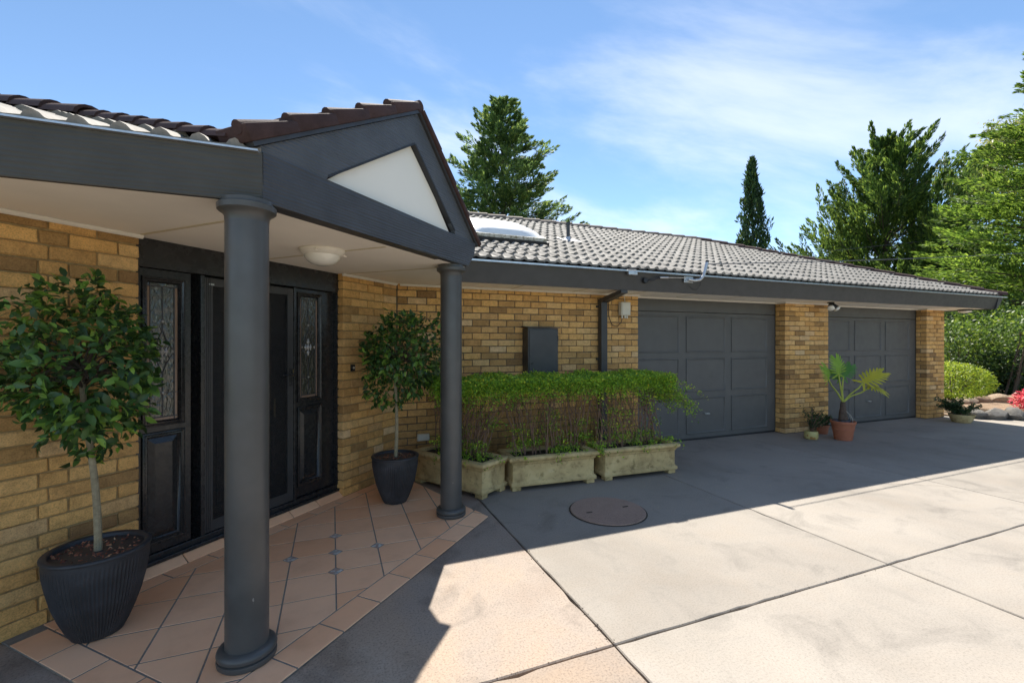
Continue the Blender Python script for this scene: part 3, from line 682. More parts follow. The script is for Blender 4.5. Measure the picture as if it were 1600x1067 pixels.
# --- columns
def column(p):
    R0 = .098; top = 2.305
    mb = MB(); mb.lathe([(R0, .09), (R0, 2.25)], 64, p); col = part('column', mb, M['column'], smooth=True)
    mb = MB(); mb.lathe([(.127, PZ), (.133, PZ+.006), (.135, .035), (.133, .046), (.123, .050), (.123, .054), (.133, .058), (.135, .070), (.131, .082), (.119, .092), (.0985, .094), (.0983, .10)], 64, p); part('column_base', mb, M['column'], col, smooth=True)
    mb = MB(); mb.lathe([(.0983, 2.20), (.100, 2.225), (.110, 2.242), (.124, 2.250), (.131, 2.256), (.133, 2.282), (.129, 2.286), (.116, 2.288), (.116, 2.3085)], 64, p); part('column_capital', mb, M['column'], col, smooth=True)
COL1 = CN(1.562, 2.125); COL2 = CN(3.60, 2.16)
column(COL1); column(COL2)

# --- fascias, gutters, porch beam, gable
mb = MB(); mb.prism([Vector((-5, 2.575, 2.305)), Vector((-5, 2.545, 2.54)), Vector((-5, 2.60, 2.54)), Vector((-5, 2.60, 2.305))], DX*4.676); part('fascia', mb, M['fascia_timber'])
mb = MB(); mb.box((-5, 2.52, 2.5405), (-.34, 2.553, 2.5495)); part('gutter_lip', mb, M['steel'])
mb = MB(); mb.prism([Vector((1.19, 5.0, 2.293)), Vector((1.19, 4.95, 2.528)), Vector((1.19, 5.02, 2.528)), Vector((1.19, 5.02, 2.293))], DX*11.62); part('fascia', mb, M['charcoal'])
mb = MB(); mb.prism([Vector((12.80, 4.965, 2.291)), Vector((12.99, 4.945, 2.5285)), Vector((12.80, 4.945, 2.5285)), Vector((12.76, 4.965, 2.291))], DY*8.6); part('fascia', mb, M['charcoal'])
mb = MB(); mb.box((1.19, 4.895, 2.527), (13.02, 4.952, 2.548)); part('gutter_lip', mb, M['steel'])
mb = MB(); mb.prism([CN(3.73, 2.12, 2.30), CN(3.73, 2.12, 2.53), Vector((1.20, 4.98, 2.53)), Vector((1.20, 4.98, 2.30))], Vector((.03, .0, 0))); part('fascia', mb, M['charcoal'])
mb = MB(); b0 = [CN(1.585, 2.04, 2.302), CN(3.713, 2.04, 2.312), CN(3.83, 2.04, 2.44), CN(3.86, 2.04, 2.555), CN(1.585, 2.04, 2.556)]
mb.prism(b0, DN*.10); part('porch_beam', mb, M['beam'], bevel=.004)
mb = MB(); mb.prism([CN(2.0, 2.10, 2.54), CN(3.5, 2.10, 2.54), CN(2.89, 2.10, 3.17)], DN*.01); gab = part('gable_infill', mb, M['infill'])
mb = MB(); mb.prism([CN(1.59, 2.055, 2.55), CN(2.0, 2.055, 2.55), CN(2.03, 2.055, 2.584), CN(2.887, 2.055, 3.125), CN(2.922, 2.055, 3.37), CN(1.56, 2.055, 2.575)], DN*.04); part('barge_board', mb, M['barge'], bevel=.002, seg=1)
mb = MB(); mb.prism([CN(2.888, 2.0555, 3.125), CN(3.483, 2.0555, 2.594), CN(3.50, 2.0555, 2.556), CN(3.86, 2.0555, 2.556), CN(2.923, 2.0555, 3.37)], DN*.04); part('barge_board', mb, M['barge'], bevel=.002, seg=1)
def cstripe(pa, pb, w, d0, d1, mat, name):       # moulding strip along a rake
    a = CN(pa[0], d0, pa[1]); b = CN(pb[0], d0, pb[1]); dd = (b-a); q = DN.cross(dd).normalized()
    if q.z < 0: q = -q
    mb = MB(); mb.obox(a, dd, q*w, DN*(d1-d0)); part(name, mb, mat)
LT = (1.535, 2.563); AP = (2.926, 3.375); RTp = (3.885, 2.523)
cstripe(LT, AP, .022, 2.035, 2.10, M['charcoal'], 'barge_moulding'); cstripe(RTp, AP, .022, 2.035, 2.10, M['charcoal'], 'barge_moulding')
cstripe((2.03, 2.578), (2.889, 3.12), .014, 2.052, 2.10, M['cable'], 'infill_bead'); cstripe((3.488, 2.590), (2.889, 3.12), .014, 2.052, 2.10, M['cable'], 'infill_bead')

# --- garage roof
PIT = R(22); TP = math.tan(PIT); EY = 4.925; EZ = 2.545; HX = 13.0; RUN = 4.24
RY = EY+RUN; RZ = EZ+RUN*TP
def roofp(x, t, h=0.): # t: metres up the slope
    return Vector((x, EY+t*math.cos(PIT)-h*math.sin(PIT), EZ+t*math.sin(PIT)+h*math.cos(PIT)))
mb = MB(); e = -.03
A = [Vector((.2, EY+.03, EZ-.03)), Vector((HX-.03, EY+.03, EZ-.03)), Vector((HX-RUN, RY, RZ-.03)), Vector((.2, RY, RZ-.03))]
Bk = [Vector((HX-.03, EY+2*RUN, EZ-.03)), Vector((-3, EY+2*RUN, EZ-.03)), Vector((-3, RY, RZ-.03)), A[2]]
mb.add(A+Bk[:3]+[Vector((-3, RY, RZ-.03))], [(0,1,2,3), (1,4,2), (4,5,6,2)])
roof = part('garage_roof', mb, M['rtile'])
TW = .30; TG = .3275
def tile_mesh(w, rolls):
    us = [0, .09, .26, .42, .52, .60]; hs = [.004, .022, .034, .022, .004, 0]
    xs, h = [], []
    p = w/rolls
    for r_ in range(rolls):
        for u, hh in zip(us, hs): xs.append((r_+u)*p); h.append(hh)
    xs.append(w); h.append(.004); n = len(xs)
    L = TG+.05; vs = []
    for x, hh in zip(xs, h): vs.append((x, -.02, hh+.036))
    for x, hh in zip(xs, h): vs.append((x, L-.02, hh+.004))
    for x, hh in zip(xs, h): vs.append((x, -.017, max(hh-.016, .0)+.014))
    fs = [(i, i+1, n+i+1, n+i) for i in range(n-1)] + [(2*n+i, 2*n+i+1, i+1, i) for i in range(n-1)]
    me = bpy.data.meshes.new('roof_tile'); me.from_pydata(vs, [], fs); me.materials.append(M['rtile']); me.shade_smooth(); me.set_sharp_from_angle(angle=R(50)); return me
tile_full = tile_mesh(TW, 2); tile_half = tile_mesh(TW/2, 1)
ncourse = int(RUN/math.cos(PIT)/TG)
todo = []
for j in range(ncourse+1):
    t = j*TG+.075; xr = HX-t*math.cos(PIT)-.02
    x = .9
    while x < xr-.05:
        if x+TW <= xr+.12: todo.append((x, t, tile_full)); x += TW
        else: todo.append((x, t, tile_half)); x += TW/2
todo = [q for q in todo if q[1]+TG*.6 < RUN/math.cos(PIT)]
def seen(q):
    p = roofp(q[0]+.15, q[1]); d = p.length; return d+(6 if p.x < 1.35+ (p.y-5)*.2 else 0)
todo.sort(key=seen); rest = MB(); rm = Matrix.Rotation(PIT, 4, 'X')
for k, (x, t, me) in enumerate(todo):
    p = roofp(x, t); tw = rng.uniform(-.004, .004)
    if k < 300: link('roof_tile', me, roof, p+Vector((0, 0, rng.uniform(-.002, .003))), (PIT+rng.uniform(-.006,.006), tw, rng.uniform(-.006,.006)))
    else:
        mt = Matrix.Translation(p) @ rm; rest.add([mt @ v.co for v in me.vertices], [tuple(f.vertices) for f in me.polygons])
o = rest.build('tile_field', M['rtile'], roof, smooth=True, ang=50); o['kind'] = 'stuff'
def cap_mesh(L, r0=.115, r1=.10, flat=.85):
    mb = MB(); k = 9; vs = []
    for (y, r, zz) in ((-.02, r0, .012), (L+.02, r1, 0)):
        for j in range(k):
            a = math.pi*j/(k-1); vs.append((r*math.cos(a), y, r*flat*math.sin(a)+zz))
    for j in range(k):
        a = math.pi*j/(k-1); vs.append(((r0-.02)*math.cos(a), -.02, (r0-.02)*flat*math.sin(a)+.012))
    fs = [(j, j+1, k+j+1, k+j) for j in range(k-1)] + [(2*k+j, 2*k+j+1, j+1, j) for j in range(k-1)]
    fs = [f[::-1] for f in fs]
    mb.add(vs, fs); return mb
def caps(a, b, L, parent, mat, lift=.02, r0=.115, name='ridge_cap'):
    a, b = Vector(a), Vector(b); d = b-a; n = max(1, round(d.length/L)); me = cap_mesh(d.length/n, r0, r0*.88).mesh(name, mat, smooth=True, ang=60)
    for i in range(n):
        q = d.to_track_quat('Y', 'Z'); e = q.to_euler()
        link(name, me, parent, a+d*(i/n)+UP*lift, (e.x+rng.uniform(-.012,.012), e.y, e.z+rng.uniform(-.012,.012)))
caps((HX-RUN, RY, RZ), (1.0, RY, RZ), .40, roof, M['cap'], .0)
caps((HX-.02, EY+.02, EZ), (HX-RUN, RY, RZ), .40, roof, M['verge'], .015, .11, 'hip_cap')
mb = MB(); mb.add([Vector((HX, EY+.02, EZ)), Vector((HX, EY+2*RUN, EZ)), Vector((HX-RUN, RY, RZ))], [(0,1,2)]); part('end_slope', mb, M['rtile'], roof)
# skylight dome
sx0, sx1, st0, st1 = 1.72, 2.95, 1.30, 2.30
mb = MB()
mb.add([roofp(x, t, h) for x, t, h in [(sx0-.06,st0-.06,.03),(sx1+.06,st0-.06,.03),(sx1+.06,st1+.06,.03),(sx0-.06,st1+.06,.03),(sx0-.06,st0-.06,.085),(sx1+.06,st0-.06,.085),(sx1+.06,st1+.06,.085),(sx0-.06,st1+.06,.085)]],
    [(4,5,6,7),(0,1,5,4),(1,2,6,5),(2,3,7,6),(3,0,4,7)]); sk = part('skylight', mb, M['cable'])
mb = MB(); mb.add([roofp(x, t, h) for x, t, h in [(sx0-.03,st0-.03,.086),(sx1+.03,st0-.03,.086),(sx1+.03,st1+.03,.086),(sx0-.03,st1+.03,.086),(sx0-.03,st0-.03,.135),(sx1+.03,st0-.03,.135),(sx1+.03,st1+.03,.135),(sx0-.03,st1+.03,.135)]],
    [(4,5,6,7),(0,1,5,4),(1,2,6,5),(2,3,7,6),(3,0,4,7)])
m, t, b = newmat('skylight_curb'); v, _ = coords(t, False); t.links.new(ramp(t, noise(t, v, 22, 5, .7), [(.38, (.20,.17,.10)), (.5, (.55,.53,.45)), (.7, (.68,.66,.6))]), b.inputs['Base Color']); b.inputs['Roughness'].default_value = .6
part('skylight_curb', mb, m, sk, bevel=.008)
mb = MB(); K = 14; vs = []
for i in range(K+1):
    for j in range(K+1):
        a, c = i/K*2-1, j/K*2-1; hh = .115*(1-a**4)**.8*(1-c**4)**.8 if abs(a) < 1 and abs(c) < 1 else 0
        vs.append(roofp(sx0+(sx1-sx0)*i/K, st0+(st1-st0)*j/K, .136+hh))
mb.add(vs, [(i*(K+1)+j, (i+1)*(K+1)+j, (i+1)*(K+1)+j+1, i*(K+1)+j+1) for i in range(K) for j in range(K)]); part('skylight_dome', mb, M['white'], sk, smooth='all')
# vent pipe
vp = roofp(3.755, 2.05)
mb = MB(); mb.tube([vp-UP*.05, vp+UP*.32], .030, 14); mb.tube([vp+UP*.30, vp+UP*.345], [.036, .034], 14); vpo = part('vent_pipe', mb, M['charcoal'], smooth=True)
mb = MB(); mb.add([roofp(3.755+a, 2.05+b, h) for a, b, h in [(-.17,-.16,.055),(.17,-.16,.055),(.17,.14,.05),(-.17,.14,.05)]], [(0,1,2,3)]); mb.lathe([(.06, -.02), (.042, .05), (.034, .085)], 16, vp+UP*.01); part('vent_flashing', mb, M['steel'], vpo, smooth=True)

# --- porch roof
apex = CN(2.926, 2.04, 3.40); back = CN(2.926, 6.2, 3.40)
mb = MB()
cl = Vector((-.36, 2.53, 2.555)); hipd = Vector((-1, 1, TP)); hip_top = cl+hipd*3.2
mb.add([apex, CN(1.54, 2.04, 2.565), CN(1.54, 5.2, 2.565), back], [(0,1,2,3)])
mb.add([apex, back, Vector((1.16, 6.6, 3.2)), Vector((1.18, 4.98, 2.55)), CN(3.89, 2.04, 2.545)], [(0,1,2,3,4)])
mb.add([Vector((-5, 2.53, 2.545)), Vector((-.36, 2.53, 2.545)), hip_top-UP*.01, Vector((-5, hip_top.y, hip_top.z-.01))], [(0,1,2,3)])
proof = part('porch_roof', mb, M['verge'])
for j in range(7):
    t = j*TG
    x = -.36-t*math.cos(PIT)-TW*.9
    while x > -3.4:
        p = Vector((x, 2.585+t*math.cos(PIT), 2.540+t*math.sin(PIT)))
        link('roof_tile', tile_full, proof, p, (PIT+rng.uniform(-.01,.01), 0, rng.uniform(-.01,.01))); x -= TW
caps(cl+hipd*.10, cl+hipd*1.05, .19, proof, M['verge'], .006, .066, 'hip_cap')
caps(cl+hipd*1.05, cl+hipd*3.1, .42, proof, M['verge'], .006, .085, 'hip_cap')
# stepped verge tiles along both rakes
def verge(p0, p1, n, hl, hu, dpt, roll=True):
    a = Vector((p0[0], p0[1])); b = Vector((p1[0], p1[1]))
    for i in range(n):
        q0 = a.lerp(b, i/n-.012); q1 = a.lerp(b, (i+1)/n)
        s = 1 if b.x > a.x else -1; ov = rng.uniform(-.006, .006)
        dd = (q1-q0).normalized(); up = Vector((-dd.y, dd.x))*s
        pts = [q0+up*.022, q1+up*.022, q1+up*(hu+ov), q0+up*(hl+ov)]
        mb = MB(); mb.prism([CN(p.x, 2.015, p.y) for p in pts], DN*dpt)
        o = part('verge_tile', mb, M['verge'], proof, bevel=.010, seg=2, smooth=True)
        if roll:    # roll on the top edge, its round end at the step
            r0 = q0+up*(hl-.012); r1 = q1+up*(hu-.020)
            mb = MB(); mb.tube([CN(r0.x, 2.075, r0.y), CN(r1.x, 2.075, r1.y)], [.034, .030], 12); part('verge_roll', mb, M['verge'], proof, smooth=True, ang=60)
verge(LT, AP, 5, .108, .082, .22); verge(RTp, AP, 4, .075, .058, .22, False)
mb = MB(); mb.tube([CN(2.926, 2.03, 3.425), CN(2.926, 3.6, 3.425)], [.045, .045], 14); part('porch_ridge', mb, M['verge'], proof, smooth=True)

# --- downpipe
mb = MB(); Yp = 5.50
mb.box((3.535, Yp-.045, .02), (3.635, Yp+.045, 2.17)); dp = part('downpipe', mb, M['charcoal'], bevel=.006)
mb = MB(); mb.prism([Vector((3.534, Yp-.047, 2.165)), Vector((3.534, Yp+.047, 2.165)), Vector((3.534, Yp+.047, 2.215)), Vector((3.534, 5.06, 2.292)), Vector((3.534, 4.985, 2.292)), Vector((3.534, 4.985, 2.255))], DX*.102); part('downpipe_elbow', mb, M['charcoal'], dp)
for z in (1.35, 2.1):
    mb = MB(); mb.box((3.515, Yp+.03, z), (3.655, 5.575, z+.03)); part('pipe_clip', mb, M['charcoal'], dp)


# ------------------------------------------------------------------ leaf and plant tools
def mesh_np(name, V, F, mat, smooth=False):
    """V (n,3), F (m,k) all faces of k corners"""
    me = bpy.data.meshes.new(name); m, k = F.shape
    me.vertices.add(len(V)); me.vertices.foreach_set('co', V.astype(np.float32).ravel())
    me.loops.add(m*k); me.loops.foreach_set('vertex_index', F.astype(np.int32).ravel())
    me.polygons.add(m); me.polygons.foreach_set('loop_start', np.arange(0, m*k, k, dtype=np.int32)); me.polygons.foreach_set('loop_total', np.full(m, k, dtype=np.int32))
    if smooth: me.polygons.foreach_set('use_smooth', np.ones(m, dtype=bool))
    me.materials.append(mat); me.update(calc_edges=True); return me
def unit(a): return a/np.maximum(np.linalg.norm(a, axis=1, keepdims=True), 1e-9)
def rdir(n): return unit(nrg.normal(size=(n, 3)))
def diamonds(P, D, Nn, L, W, fold=.15):
    D = unit(D); S = unit(np.cross(D, Nn)); U = np.cross(S, D); L = L[:, None]; W = W[:, None]
    a = P; b = P+D*L*.45+S*W*.5+U*W*fold; c = P+D*L; d = P+D*L*.45-S*W*.5+U*W*fold
    n = len(P); V = np.stack([a, b, c, d], 1).reshape(-1, 3); return V, np.arange(4*n).reshape(n, 4)
def leaves(P, D, Nn, L, W, fold=.25, droop=.2):
    """eight-vertex pointed leaf, folded on its midrib"""
    D = unit(D); S = unit(np.cross(D, Nn)); U = np.cross(S, D); L = L[:, None]; W = W[:, None]
    m1 = P+D*L*.33; m2 = P+D*L*.68-U*L*droop*.25; tip = P+D*L*.98-U*L*droop
    l1 = m1+S*W*.46+U*W*fold*.5; l2 = m2+S*W*.40+U*W*fold*.4; r1 = m1-S*W*.46+U*W*fold*.5; r2 = m2-S*W*.40+U*W*fold*.4
    n = len(P); V = np.stack([P, m1, m2, tip, l1, l2, r1, r2], 1).reshape(-1, 3); b = (np.arange(n)*8)[:, None]
    F = np.concatenate([b+np.array([[0,1,1,4]]), b+np.array([[0,6,1,1]])], 0) if 0 else None
    T = np.concatenate([b+np.array(f)[None] for f in ((0,1,4),(0,6,1),(1,2,5),(1,5,4),(1,6,7),(1,7,2),(2,3,5),(2,7,3))], 0)
    return V, T
def cloud_in_ellipsoid(n, r, shell=.55):
    d = rdir(n); k = (shell+(1-shell)*nrg.random(n)**.6)[:, None]; return d*k*np.array(r), d
def lumps(d, seed, amp=.18, k=7):
    """bumpy radius factor for directions d"""
    g = np.random.default_rng(seed); f = np.ones(len(d))
    for _ in range(k):
        c = unit(g.normal(size=(1, 3)))[0]; f += g.uniform(-.4, 1)*amp*np.exp(-((1-d @ c)/.22)**2*1.0)
    return f

# ------------------------------------------------------------------ potted topiary trees
def ribbed_pot(label, p):
    t = thing('ribbed_pot', label, 'plant pot', p, 0, 'charcoal ribbed pots on the porch')
    k = 150; Hh = .465
    prof = [(.001, 0), (.098, 0), (.112, .006), (.132, .05), (.160, .12), (.186, .20), (.206, .29), (.219, .37), (.225, .43), (.226, .445)]
    fn = lambda r, z, j: r+(.0024 if j % 2 else -.0024)*(1 if .01 < z < .43 else 0)
    mb = MB(); mb.lathe(prof+[(.226, .4455)], k, (0,0,0), fn); link('pot_body', mb.mesh('pot_body', M['pot']), t, local=True)
    mb = MB(); mb.lathe([(.2262, .4456), (.231, .450), (.232, .460), (.226, .466), (.205, .467), (.198, .460), (.196, .40)], 80); mb.f = mb.f[:-2]; link('pot_rim', mb.mesh('pot_rim', M['pot'], smooth=True, ang=60), t, local=True)
    # bark mulch
    mb = MB(); mb.lathe([(.001, .420), (.12, .418), (.199, .410)], 40); mb.f = mb.f[:-1]; s = link('soil', mb.mesh('soil', M['mulch_bed'], smooth=True), t, local=True)
    mb = MB()
    for i in range(620):
        a = rng.uniform(0, 6.283); r = .19*math.sqrt(rng.random()); q = Quaternion((rng.gauss(0,1), rng.gauss(0,1)*.3, rng.gauss(0,1)*.3, rng.gauss(0,1))).normalized()
        l, w, h = rng.uniform(.014, .042), rng.uniform(.008, .018), rng.uniform(.003, .007)
        mt = Matrix.Translation((r*math.cos(a), r*math.sin(a), .423+rng.uniform(0, .02))) @ q.to_matrix().to_4x4()
        mb.add([mt @ Vector(v) for v in ((-l/2,-w/2,-h/2),(l/2,-w/3,-h/2),(l/2.2,w/2,-h/2),(-l/2,w/3,-h/2),(-l/2,-w/2,h/2),(l/2,-w/3,h/2),(l/2.2,w/2,h/2),(-l/2,w/3,h/2))], [(3,2,1,0),(4,5,6,7),(0,1,5,4),(1,2,6,5),(2,3,7,6),(3,0,4,7)])
    m = link('bark_mulch', mb.mesh('bark_mulch', M['mulch']), t, local=True); m['kind'] = 'stuff'
    return t
def topiary(label, p, top, rad, n, seed, lean):
    t = thing('topiary_tree', label, 'tree', (p.x, p.y, p.z+.40), 0, 'standard topiary trees in pots')
    z1 = top[2]
    mb = MB(); pts = [Vector((lean[0]*k+.012*math.sin(k*5), lean[1]*k, z1*k)) for k in [i/9 for i in range(10)]]
    mb.tube(pts, [.019-.006*i/9 for i in range(10)], 10); mb.tube([(0,0,-.02), (0,0,.02)], [.024, .019], 10)
    link('trunk', mb.mesh('trunk', M['bark_pale'], smooth=True), t, local=True)
    cen = Vector(top)
    # twigs from the trunk head into the crown
    mb = MB(); g = np.random.default_rng(seed); ends = []
    for i in range(70):
        d = Vector(g.normal(size=3)); d.normalize(); 
        if d.z < -.55: d.z *= .3
        k = .55+.4*g.random(); e = cen+Vector((d.x*rad[0], d.y*rad[1], d.z*rad[2]))*k; a = pts[-1].lerp(pts[-2], g.random()); mid = a.lerp(e, .5)+Vector((0, 0, .03))
        mb.tube([a, mid, e], [.006, .004, .002], 5); ends.append(e)
    link('twigs', mb.mesh('twigs', M['bark'], smooth=True), t, local=True)['kind'] = 'stuff'
    d = unit(g.normal(size=(n, 3))); f = lumps(d, seed, .34, 14); k = (.42+.6*g.random(n)**.5)*f
    P = d*k[:, None]*np.array(rad)+np.array(cen)
    # sprigs that stick out of the outline
    sp = []; sd = []
    for _ in range(64):
        q = unit(g.normal(size=(1, 3)))[0]; base = q*np.array(rad)*lumps(q[None], seed, .34, 14)[0]*.9+np.array(cen); out = unit((q+np.array([0, 0, .25])+.4*g.normal(size=3))[None])[0]
        for s_ in range(7): sp.append(base+out*(.02+.013*s_)+.006*g.normal(size=3)); sd.append(out*.8+.75*g.normal(size=3)*np.array([1, 1, .6]))
    D = unit(d*.7+.75*g.normal(size=(n, 3))+np.array([0, 0, -.25])); D = np.concatenate([D, unit(np.array(sd))]); P = np.concatenate([P, np.array(sp)]); m = len(P)
    Nn = unit(np.concatenate([d, unit(np.array(sp)-np.array(cen))])*.6+np.array([0, 0, .7])+.45*g.normal(size=(m, 3)))
    Ls = g.uniform(.036, .082, m); V, T = leaves(P, D, Nn, Ls, Ls*g.uniform(.42, .54, m), .28, .22)
    link('crown', mesh_np('crown', V, T, M['ficus'], True), t, local=True)
    q = 230; idx = g.choice(m, q, False); V, T = leaves(P[idx]+d[0]*0+unit(P[idx]-np.array(cen))*.02, D[idx], Nn[idx], Ls[idx]*.95, Ls[idx]*.46, .28, .2)
    link('young_leaves', mesh_np('young_leaves', V, T, M['ficus_new'], True), t, local=True)['kind'] = 'stuff'
    return t
P1 = Vector((-1.195, 3.145, PZ)); P2 = Vector((.585, 4.62, PZ))
ribbed_pot('dark ribbed pot beside the brick wall and the thick near column', P1)
ribbed_pot('dark ribbed pot between the front door and the stone troughs', P2)
topiary('ball topiary tree against the brick wall left of the front door', P1, (-.06, -.03, 1.05), (.32, .32, .385), 1750, 5, (-.055, -.02, 0))
topiary('ball topiary tree between the front door and the stone troughs', P2, (.06, .03, 1.04), (.37, .37, .37), 1950, 9, (.01, .01, 0))

# ------------------------------------------------------------------ stone troughs and hedge
def trough(label, p, rz, L=1.02, Wd=.40):
    t = thing('stone_trough', label, 'planter', p, rz, 'stone planter troughs along the wall')
    a, b = L/2, Wd/2
    def ring(o, z): return [(-a-o, -b-o, z), (a+o, -b-o, z), (a+o, b+o, z), (-a-o, b+o, z)]
    prof = [(-.005, .045), (.012, .050), (.014, .085), (.002, .098), (-.010, .105), (-.010, .275), (-.004, .285), (.004, .29), (.006, .305), (.020, .318), (.034, .326), (.040, .345), (.034, .362), (.018, .370), (-.035, .370), (-.045, .362), (-.05, .30)]
    vs = [v for o, z in prof for v in ring(o, z)]; n = len(prof)
    fs = [(i*4+j, i*4+(j+1) % 4, (i+1)*4+(j+1) % 4, (i+1)*4+j) for i in range(n-1) for j in range(4)]+[(3, 2, 1, 0), tuple((n-1)*4+j for j in range(4))]
    mb = MB(); mb.add(vs, fs); me = mb.mesh('trough_body', M['stone'], bevel=.006, seg=2); me.shade_smooth(); me.set_sharp_from_angle(angle=R(40)); link('trough_body', me, t, local=True)
    for sx in (-1, 1):
        for sy in (-1, 1):
            mb = MB(); mb.box((sx*(a-.055)-.05, sy*(b-.05)-.045, .001), (sx*(a-.055)+.05, sy*(b-.05)+.045, .046)); link('trough_foot', mb.mesh('trough_foot', M['stone'], bevel=.006), t, local=True)
    mb = MB(); mb.box((-a+.046, -b+.046, .302), (a-.046, b-.046, .335)); link('soil', mb.mesh('soil', M['soil']), t, local=True)
    return t
TR = [('weathered stone trough set askew beside the porch column', Vector((1.315, 4.905, .0)), R(-58), 1.02),
      ('weathered stone trough behind the round concrete cover, in front of the meter box', Vector((2.30, 4.66, .0)), R(-3), 1.0),
      ('weathered stone trough beside the first garage door', Vector((3.43, 4.62, .0)), R(-2), 1.0)]
for lab, p, rz, L in TR: trough(lab, p, rz, L)
def hedge(label, x0, x1, seed, p, end_spill=0, base=None):
    g = np.random.default_rng(seed)
    t = thing('hedge_shrub', label, 'shrub', (p.x, p.y, .335), 0, 'small leaved hedge in the troughs')
    ox, oy = p.x, p.y; y0, y1 = 4.48, 5.06; zt = 1.225-.335
    # stems
    mb = MB(); tips = []
    for i in range(27):
        u = (i+g.random())/27
        if base is not None: b0 = base[0].lerp(base[1], u); bx, by = b0.x+g.normal()*.04, b0.y+g.normal()*.05
        else: bx = x0+.07+(x1-x0-.14)*u; by = p.y+g.normal()*.05
        for _ in range(2):
            ex = x0+(x1-x0)*min(1, max(0, u+g.normal()*.09)); ey = g.uniform(y0+.08, y1-.06); ez = g.uniform(.60, .80)
            pts = [Vector((bx-ox, by-oy, -.02))]; 
            for k in range(1, 6):
                f = k/5; pts.append(Vector((bx+(ex-bx)*f**1.3-ox+g.normal()*.016, by+(ey-by)*f**1.5-oy+g.normal()*.016, ez*f)))
            mb.tube(pts, [.0065, .0055, .005, .0042, .0034, .002], 5); tips.append(pts)
            a = pts[2+int(g.integers(0, 3))]; mb.tube([a, a+Vector((g.normal()*.06, g.normal()*.05, .10)), a+Vector((g.normal()*.10, g.normal()*.07, .22))], [.004, .003, .0015], 4)
    link('stems', mb.mesh('stems', M['hstem'], smooth=True), t, local=True)['kind'] = 'stuff'
    # dense clipped top
    n = 14000
    X = g.uniform(x0-.06, x1+.06, n); Y = g.uniform(y0, y1, n); tt = g.random(n)
    wav = .018*np.sin(X*9+seed)+.014*np.sin(X*23+Y*17)+.01*np.sin(X*41)
    Z = zt-wav-np.abs(g.normal(size=n))*.075-(tt < .16)*g.uniform(0, .22, n)*g.random(n)
    edge = np.minimum(Y-y0, y1-Y); Z -= .05*np.exp(-edge/.03)
    P = np.stack([X-ox, Y-oy, Z], 1)
    # leafy fringe on the front side
    m = 3600; Xf = g.uniform(x0-.05, x1+.05, m); Yf = y0+np.abs(g.normal(size=m))*.05-.02; Zf = zt-.02-np.abs(g.normal(size=m))*.115
    P = np.concatenate([P, np.stack([Xf-ox, Yf-oy, Zf], 1)])
    # sprays lower down along the stems
    for c in range(30):
        q = tips[int(g.integers(0, len(tips)))][int(g.choice([1, 1, 2, 3, 4]))]; c_ = np.array(q); kk = int(g.integers(14, 90))
        P = np.concatenate([P, c_+g.normal(size=(kk, 3))*np.array([.06, .05, .03])])
    # trailing sprigs at the foot
    for c in range(14):
        u = g.random(); b0 = (base[0].lerp(base[1], u) if base is not None else Vector((x0+(x1-x0)*u, p.y, 0))); st = np.array([b0.x-ox, b0.y-oy, .02])
        dirv = np.array([g.normal()*.5, -1+.3*g.normal(), .35]); 
        for s_ in range(42): f = s_/42; P = np.concatenate([P, (st+dirv*f*.27+np.array([0, 0, .10*f-.22*f*f])+g.normal(size=3)*.017)[None]])
    if end_spill:
        tw = MB()
        for c in range(62):
            u = g.random()**.6; st = np.array([x1-.10-ox, g.uniform(y0+.05, y1-.1)-oy, zt-.05-g.random()*.26]); ln = .14+.50*u*g.random()
            dirv = np.array([1, -.15+.35*g.normal(), .02+.14*g.normal()]); path = lambda f: st+dirv*f*ln-np.array([0, 0, .24*f*f*ln/.4])
            tw.tube([path(f) for f in (0, .33, .66, 1)], [.004, .003, .002, .001], 4)
            m2 = 75; f = g.random(m2)**.8; P = np.concatenate([P, np.stack([path(q_) for q_ in f])+g.normal(size=(m2, 3))*np.array([.022, .022, .016])])
        link('side_twigs', tw.mesh('side_twigs', M['hstem']), t, local=True)['kind'] = 'stuff'
    k = len(P); D = unit(g.normal(size=(k, 3))+np.array([0, -.25, .2])); Nn = unit(np.array([0, -.2, .9])+.6*g.normal(size=(k, 3)))
    Ls = g.uniform(.013, .034, k); V, F = diamonds(P, D, Nn, Ls, Ls*g.uniform(.5, .8, k), .12)
    link('foliage', mesh_np('foliage', V, F, M['hedge']), t, local=True)['kind'] = 'stuff'
hedge('clipped green hedge plant growing in the askew trough by the column', 1.0, 1.80, 21, Vector((1.315, 4.905, 0)), 0, (Vector((1.12, 5.2, 0)), Vector((1.52, 4.58, 0))))
hedge('clipped green hedge plant growing in the trough by the meter box', 1.80, 2.88, 22, Vector((2.30, 4.66, 0)))
hedge('clipped green hedge plant spilling towards the first garage door', 2.88, 3.95, 23, Vector((3.43, 4.62, 0)), 1)

